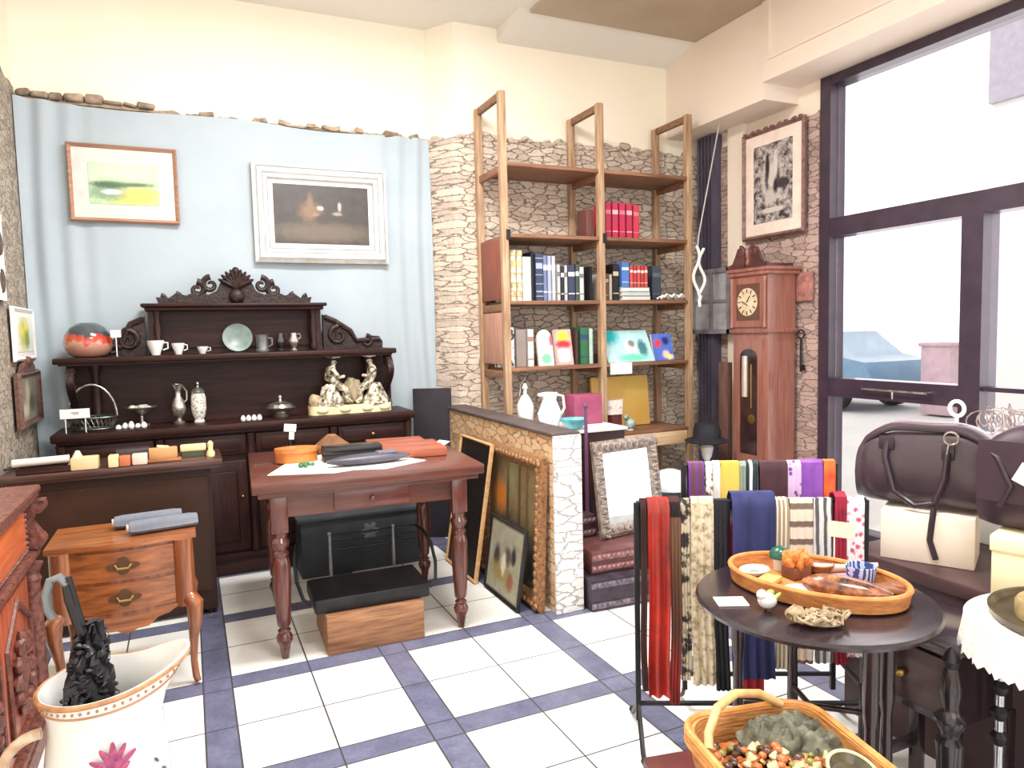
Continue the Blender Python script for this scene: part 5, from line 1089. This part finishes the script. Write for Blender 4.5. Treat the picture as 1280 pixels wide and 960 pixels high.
p = mbk @ Vector((.085, .15, .10)); solo('gauze_scarf', m, M((120, 120, 100), (44, 42, 36), .6, 0, 30, (1, 1, 1), .4), 'crumpled grey-green gauze scarf at the back right of the trinket basket', 'scarf', tuple(p), BR)
p = mbk @ Vector((.10, -.03, .11)); t = thing('glass_dish', 'round glass dish with a pale rim at the right of the trinket basket', 'dish', tuple(p), 0, rot=(.35, .0, 0))
MB().lathe([(.02, 0), (.045, .012), (.056, .03), (.053, .031), (.04, .014), (.002, .006)], 28).build('bowl', M((98, 92, 72), (66, 62, 48), .12, 0, 20), t); MB().tube([(.055 * math.cos(a), .055 * math.sin(a), .031) for a in E_], .004, 6, True).build('rim', M((216, 206, 170), None, .3), t)

# ================================================================= display by the window
cn = thing('console_table', 'low dark table with drawers right of the round table', 'table', (2.02, 1.39, 0))
MB().box((0, 0, .588), (.32, .36, .024), bev=.004).build('tabletop', M((62, 52, 60), (46, 38, 46), .18, 0, 5, (1, 1, 1), 0, .6), cn)
MB().span((-.13, -.15, .36), (.13, .15, .577)).build('case', BLKWOODZ, cn)
for y in (0,):
    d = MB().box((-.136, y, .47), (.014, .27, .17), bev=.004).build('drawer', wood((84, 56, 54), (58, 38, 38), .35, 'y', .3), cn); MB().ell((-.155, y, .47), (.014, .014, .014)).build('knob', BRASS, d)
for sx in (-.12, .12):
    for sy in (-.14, .14): MB().box((sx, sy, .18), (.035, .035, .36), bev=.003).build('leg', BLKWOODZ, cn)
MB().box((0, .14, .12), (.21, .02, .03)).build('stretcher', BLKWOODZ, cn)
t = thing('trunk', 'dark brown wooden trunk under the boxes and bags by the window', 'trunk', (2.64, 1.42, 0))
MB().span((-.38, -.60, 0), (.38, .50, .60)).build('body', M((74, 52, 54), (56, 38, 42), .5, 0, 4), t); MB().box((0, -.05, .62), (.78, 1.12, .05), bev=.008).build('lid', M((84, 60, 60), (62, 44, 46), .4, 0, 4), t)
def carton(lab, c, w, d, h, mm, lidh=0, rz=0):
    t = thing('carton', lab, 'box', c, rz)
    MB().box((0, 0, h / 2), (w, d, h), bev=.003).build('body', mm, t)
    if lidh: MB().box((0, 0, h - lidh / 2 + .006), (w + .01, d + .01, lidh), bev=.004).build('lid', mm, t)
    return t
carton('white carton on the trunk below the brown holdall', (2.43, 1.70, .646), .29, .22, .178, M((240, 228, 214), (232, 216, 204), .7), 0, -PI / 2 + .5)
carton('cream yellow carton with lid below the dark shoulder bag', (2.43, 1.215, .646), .40, .28, .185, M((250, 238, 200), (242, 226, 186), .7), .05, -PI / 2 + .3)
carton('tall white carton standing behind the brown holdall', (2.84, 1.66, .646), .22, .5, .40, WHITE)
def bag(lab, name, loc, rz, w, h, d, mm, arch_=.75):
    t = thing(name, lab, 'bag', loc, rz); m = MB(); rings = []
    def hh(k): return h * (1 - (1 - arch_) * max(0, abs(k) - .35) ** 2 / .42) if abs(k) < .999 else h * arch_ * .9
    for i in range(25):
        k = -1 + 2 * i / 24; s_ = (1 - abs(k) ** 9) ** .5 if abs(k) < 1 else .0; s_ = max(.55, s_); H_ = hh(k)
        ring = []
        for j in range(28):
            a = 2 * PI * j / 28; ca, sa = math.cos(a), math.sin(a)
            px = math.copysign(abs(ca) ** .6, ca); pz = math.copysign(abs(sa) ** .6, sa)
            ring.append((w / 2 * k, d / 2 * px * s_ * (1 - .18 * max(0, pz)), H_ / 2 + H_ / 2 * pz * (.9 + .1 * s_)))
        rings.append(ring)
    m.loft(rings); m.jitter(.006, 7); m.build('body', mm, t)
    return t, hh
LEA = M((74, 58, 68), (54, 42, 52), .32, 0, 7, (1, 1, 1), .15, .2)
LEAD = M((54, 40, 50), (40, 30, 38), .35)
t, hh = bag('large dark brown leather holdall on the white carton', 'holdall', (2.45, 1.72, .833), -PI / 2 + .42, .47, .30, .22, LEA)
m = MB(); m.tube([(.212 * k, -.086 * (1 - .25 * abs(k) ** 6), hh(k) - .018) for k in [-1 + 2 * i / 20 for i in range(21)]], .007, 6); m.build('piping', LEAD, t)
MB().tube([(.21 * k, 0, hh(k) - .0) for k in [-1 + 2 * i / 16 for i in range(17)]], .006, 6).build('zip', M((190, 176, 186), None, .3, .6), t)
MB().tube([(-.12, -.105, .235), (-.122, -.122, .18), (-.09, -.13, .06), (-.02, -.132, .015), (.04, -.132, .03), (.07, -.128, .12), (.075, -.112, .21)], .011, 8).build('handle', LEAD, t)
MB().tube([(-.12, .105, .235), (-.12, .128, .17), (-.05, .132, .05), (.05, .132, .05), (.09, .112, .22)], .011, 8).build('handle', LEAD, t)
MB().box((-.12, -.108, .23), (.05, .012, .05), bev=.004).build('handle_tab', LEAD, t); MB().box((.075, -.106, .21), (.04, .012, .05), bev=.004).build('handle_tab', LEAD, t)
m = MB(); m.tube([(.085 + .022 * math.cos(a), -.118, .262 + .022 * math.sin(a)) for a in [i * PI / 8 for i in range(16)]], .004, 6, True).cyl((.078, -.118, .24), (.07, -.12, .18), .004); m.build('ring', SILVER, t)
MB().tube([(.04, -.128, .02), (.035, -.138, -.04), (.03, -.138, -.10), (.05, -.138, -.165)], .011, 6).build('strap', LEAD, t)
t, hh = bag('dark plum shoulder bag with a white tag, at the right edge', 'shoulder_bag', (2.42, 1.27, .84), -PI / 2 + .25, .42, .33, .2, M((64, 44, 58), (48, 32, 46), .5, 0, 9, (1, 1, 1), .2), .8)
MB().sheet(lambda u, v: (-.195 + .39 * u, -.108 - .012 * math.sin(PI * u) - .006 * v, .285 - .19 * v + .0 * u), 14, 8, .005).build('flap', M((58, 38, 52), (46, 30, 42), .5), t)
MB().tube([(-.19, -.09, .27), (-.14, -.112, .23), (-.10, -.125, .15), (-.13, -.12, .08)], .009, 6).build('strap', LEAD, t)
MB().box((-.055, -.140, .19), (.055, .003, .062), (0, .45, 0)).build('price_tag', PAPER, t, False)
m = MB(); r4 = random.Random(5)
for i in range(22):
    a, b_, r_ = r4.uniform(0, 6), r4.uniform(-.6, .6), r4.uniform(.03, .075); cx, cy, cz = r4.uniform(-.05, .05), r4.uniform(-.09, .09), r4.uniform(.0, .03)
    m.tube([(cx + r_ * math.cos(q) * math.cos(a), cy + r_ * math.cos(q) * math.sin(a), max(.003, cz + .055 + r_ * .75 * math.sin(q))) for q in [j * PI / 8 for j in range(16)]], .0028, 5, True)
solo('wire_tangle', m, M((216, 206, 206), (150, 130, 136), .3, .7, 30), 'tangle of silvery wire loops on the tall white carton', 'wire', (2.84, 1.66, 1.047))
t = thing('ring_stand', 'white ring on a short stem standing on the tall white carton', 'stand', (2.82, 1.87, 1.047))
MB().lathe([(.03, 0), (.03, .006), (.007, .012), (.007, .07)], 14).build('stem', WHITE, t)
MB().tube([(0, .03 * math.cos(i * PI / 10), .098 + .03 * math.sin(i * PI / 10)) for i in range(20)], .008, 8, True).build('ring', WHITE, t)

# turned black stand and the lace-covered table at the right edge
t = thing('turned_stand', 'black turned wooden stand before the low drawer table', 'stand', (1.765, 1.17, 0))
MB().lathe([(.09, 0), (.09, .02), (.05, .03), (.028, .06), (.024, .2), (.032, .36), (.034, .40), (.022, .415), (.024, .43), (.036, .45), (.038, .465), (.024, .48), (.02, .5), (.026, .53), (.024, .56), (.016, .6)], 22).build('post', M((44, 38, 44), (28, 24, 28), .22, 0, 5, (1, 1, 1), 0, .5), t)
MB().lathe([(.016, .6), (.022, .62), (.014, .64), (.004, .655)], 16).build('finial', BLACK, t)
dl = thing('lace_table', 'small round table under a white scalloped cloth at the right edge', 'table', (1.98, .975, 0))
MB().lathe([(.25, .70), (.252, .726), (.24, .729), (.02, .7295)], 40).build('tabletop', BLKWOOD, dl)
def skirt(u, v):
    a = 2 * PI * u; r = .257 + .008 * v + .006 * math.sin(24 * a) * v; return (r * math.cos(a), r * math.sin(a), .731 - (.085 + .006 * math.cos(60 * a)) * v)
LC = patterned('lace', [(.2, (226, 222, 210)), (.5, (250, 248, 240))], 'voronoi', 70)
m = MB().sheet(skirt, 120, 5, .002); m.lathe([(.02, .7305), (.257, .7305), (.258, .7335), (.02, .7335)], 60); m.build('cloth', LC, dl)
for x, y in ((-.18, -.02), (-.12, -.12), (.15, .1), (.1, -.15), (-.05, .17)):
    MB().cyl((x, y, 0), (x, y, .70), .011).build('leg', M((200, 206, 214), None, .15, .8), dl)
    for z in (.5, .43, .36, .2): MB().lathe([(.012, z), (.02, z + .01), (.022, z + .025), (.012, z + .04)], 12, (x, y, 0)).build('leg_bead', BLACK, dl)
t = thing('round_tray', 'dark round tray with a worn rim on the lace table', 'tray', (2.01, .98, .735))
MB().lathe([(.20, 0), (.215, .006), (.218, .022), (.21, .022), (.2, .01), (.02, .008)], 48).build('dish', M((96, 84, 62), (66, 58, 46), .3, .3, 12), t)
t = thing('round_tin', 'olive brown round tin with a white lid on the dark tray', 'tin', (1.965, 1.015, .745))
MB().lathe([(.105, 0), (.105, .035), (.10, .042), (.02, .043)], 36).build('body', patterned('tin_side', [(.3, (96, 84, 56)), (.6, (160, 140, 96))], 'noise', 18), t)
MB().lathe([(.062, .043), (.064, .052), (.058, .056), (.01, .0565)], 28).build('lid', M((236, 232, 210), (190, 196, 150), .4, 0, 16), t)
solo('yellow_tin', MB().lathe([(.055, 0), (.055, .03), (.05, .036), (.01, .037)], 28), M((236, 226, 130), (226, 190, 120), .4, 0, 12), 'yellow printed tin behind the olive tin on the dark tray', 'tin', (2.09, 1.065, .745))

# ================================================================= light, sky, camera
w = bpy.data.worlds.new('World'); bpy.context.scene.world = w; w.use_nodes = True
w.node_tree.nodes['Background'].inputs[0].default_value = (1.0, .98, .97, 1); w.node_tree.nodes['Background'].inputs[1].default_value = 1.7
def area(name, loc, rot, sx, sy, power, col):
    l = bpy.data.lights.new(name, 'AREA'); l.shape = 'RECTANGLE'; l.size, l.size_y = sx, sy; l.energy = power; l.color = col
    o = bpy.data.objects.new(name, l); C.objects.link(o); o.location = loc; o.rotation_euler = rot; return o
area('shopfront_daylight', (1.4, -2.02, 2.07), (PI / 2, 0, 0), 4.6, 2.3, 60, (.97, .98, 1))
area('ceiling_lamp_or_fill', (1.0, 3.0, 3.66), (0, 0, 0), 1.2, .4, 150, (1, .975, .95))
area('ceiling_lamp_or_fill', (1.3, .8, 3.66), (0, 0, 0), 1.0, .4, 90, (1, .97, .93))  # fill light added overhead, out of view, to brighten the foreground
area('window_daylight', (4.19, 2.1, 1.7), (0, PI / 2, 0), 2.8, 2.8, 70, (1, .95, .97))
area('ceiling_lamp_or_fill', (-1.0, 4.6, 3.68), (0, .5, 0), .15, .15, 5, (1, .72, .38))
cam = bpy.data.cameras.new('Camera'); co = bpy.data.objects.new('Camera', cam); C.objects.link(co)
cam.sensor_width = 36; cam.lens = 36 * 891.3 / 1280; cam.clip_start = .05; cam.clip_end = 200
ya, pi_, ro = math.radians(24.3635), math.radians(4.23), math.radians(-1.376)
co.location = (0, 0, 1.5)
co.matrix_world = Matrix.Translation((0, 0, 1.5)) @ Matrix.Rotation(-ya, 4, 'Z') @ Matrix.Rotation(PI / 2 - pi_, 4, 'X') @ Matrix.Rotation(-ro * -1, 4, 'Z')
sc = bpy.context.scene; sc.camera = co
sc.view_settings.view_transform = 'Standard'; sc.view_settings.look = 'None'; sc.view_settings.gamma = 1; sc.view_settings.use_curve_mapping = False
sc.view_settings.exposure = 0
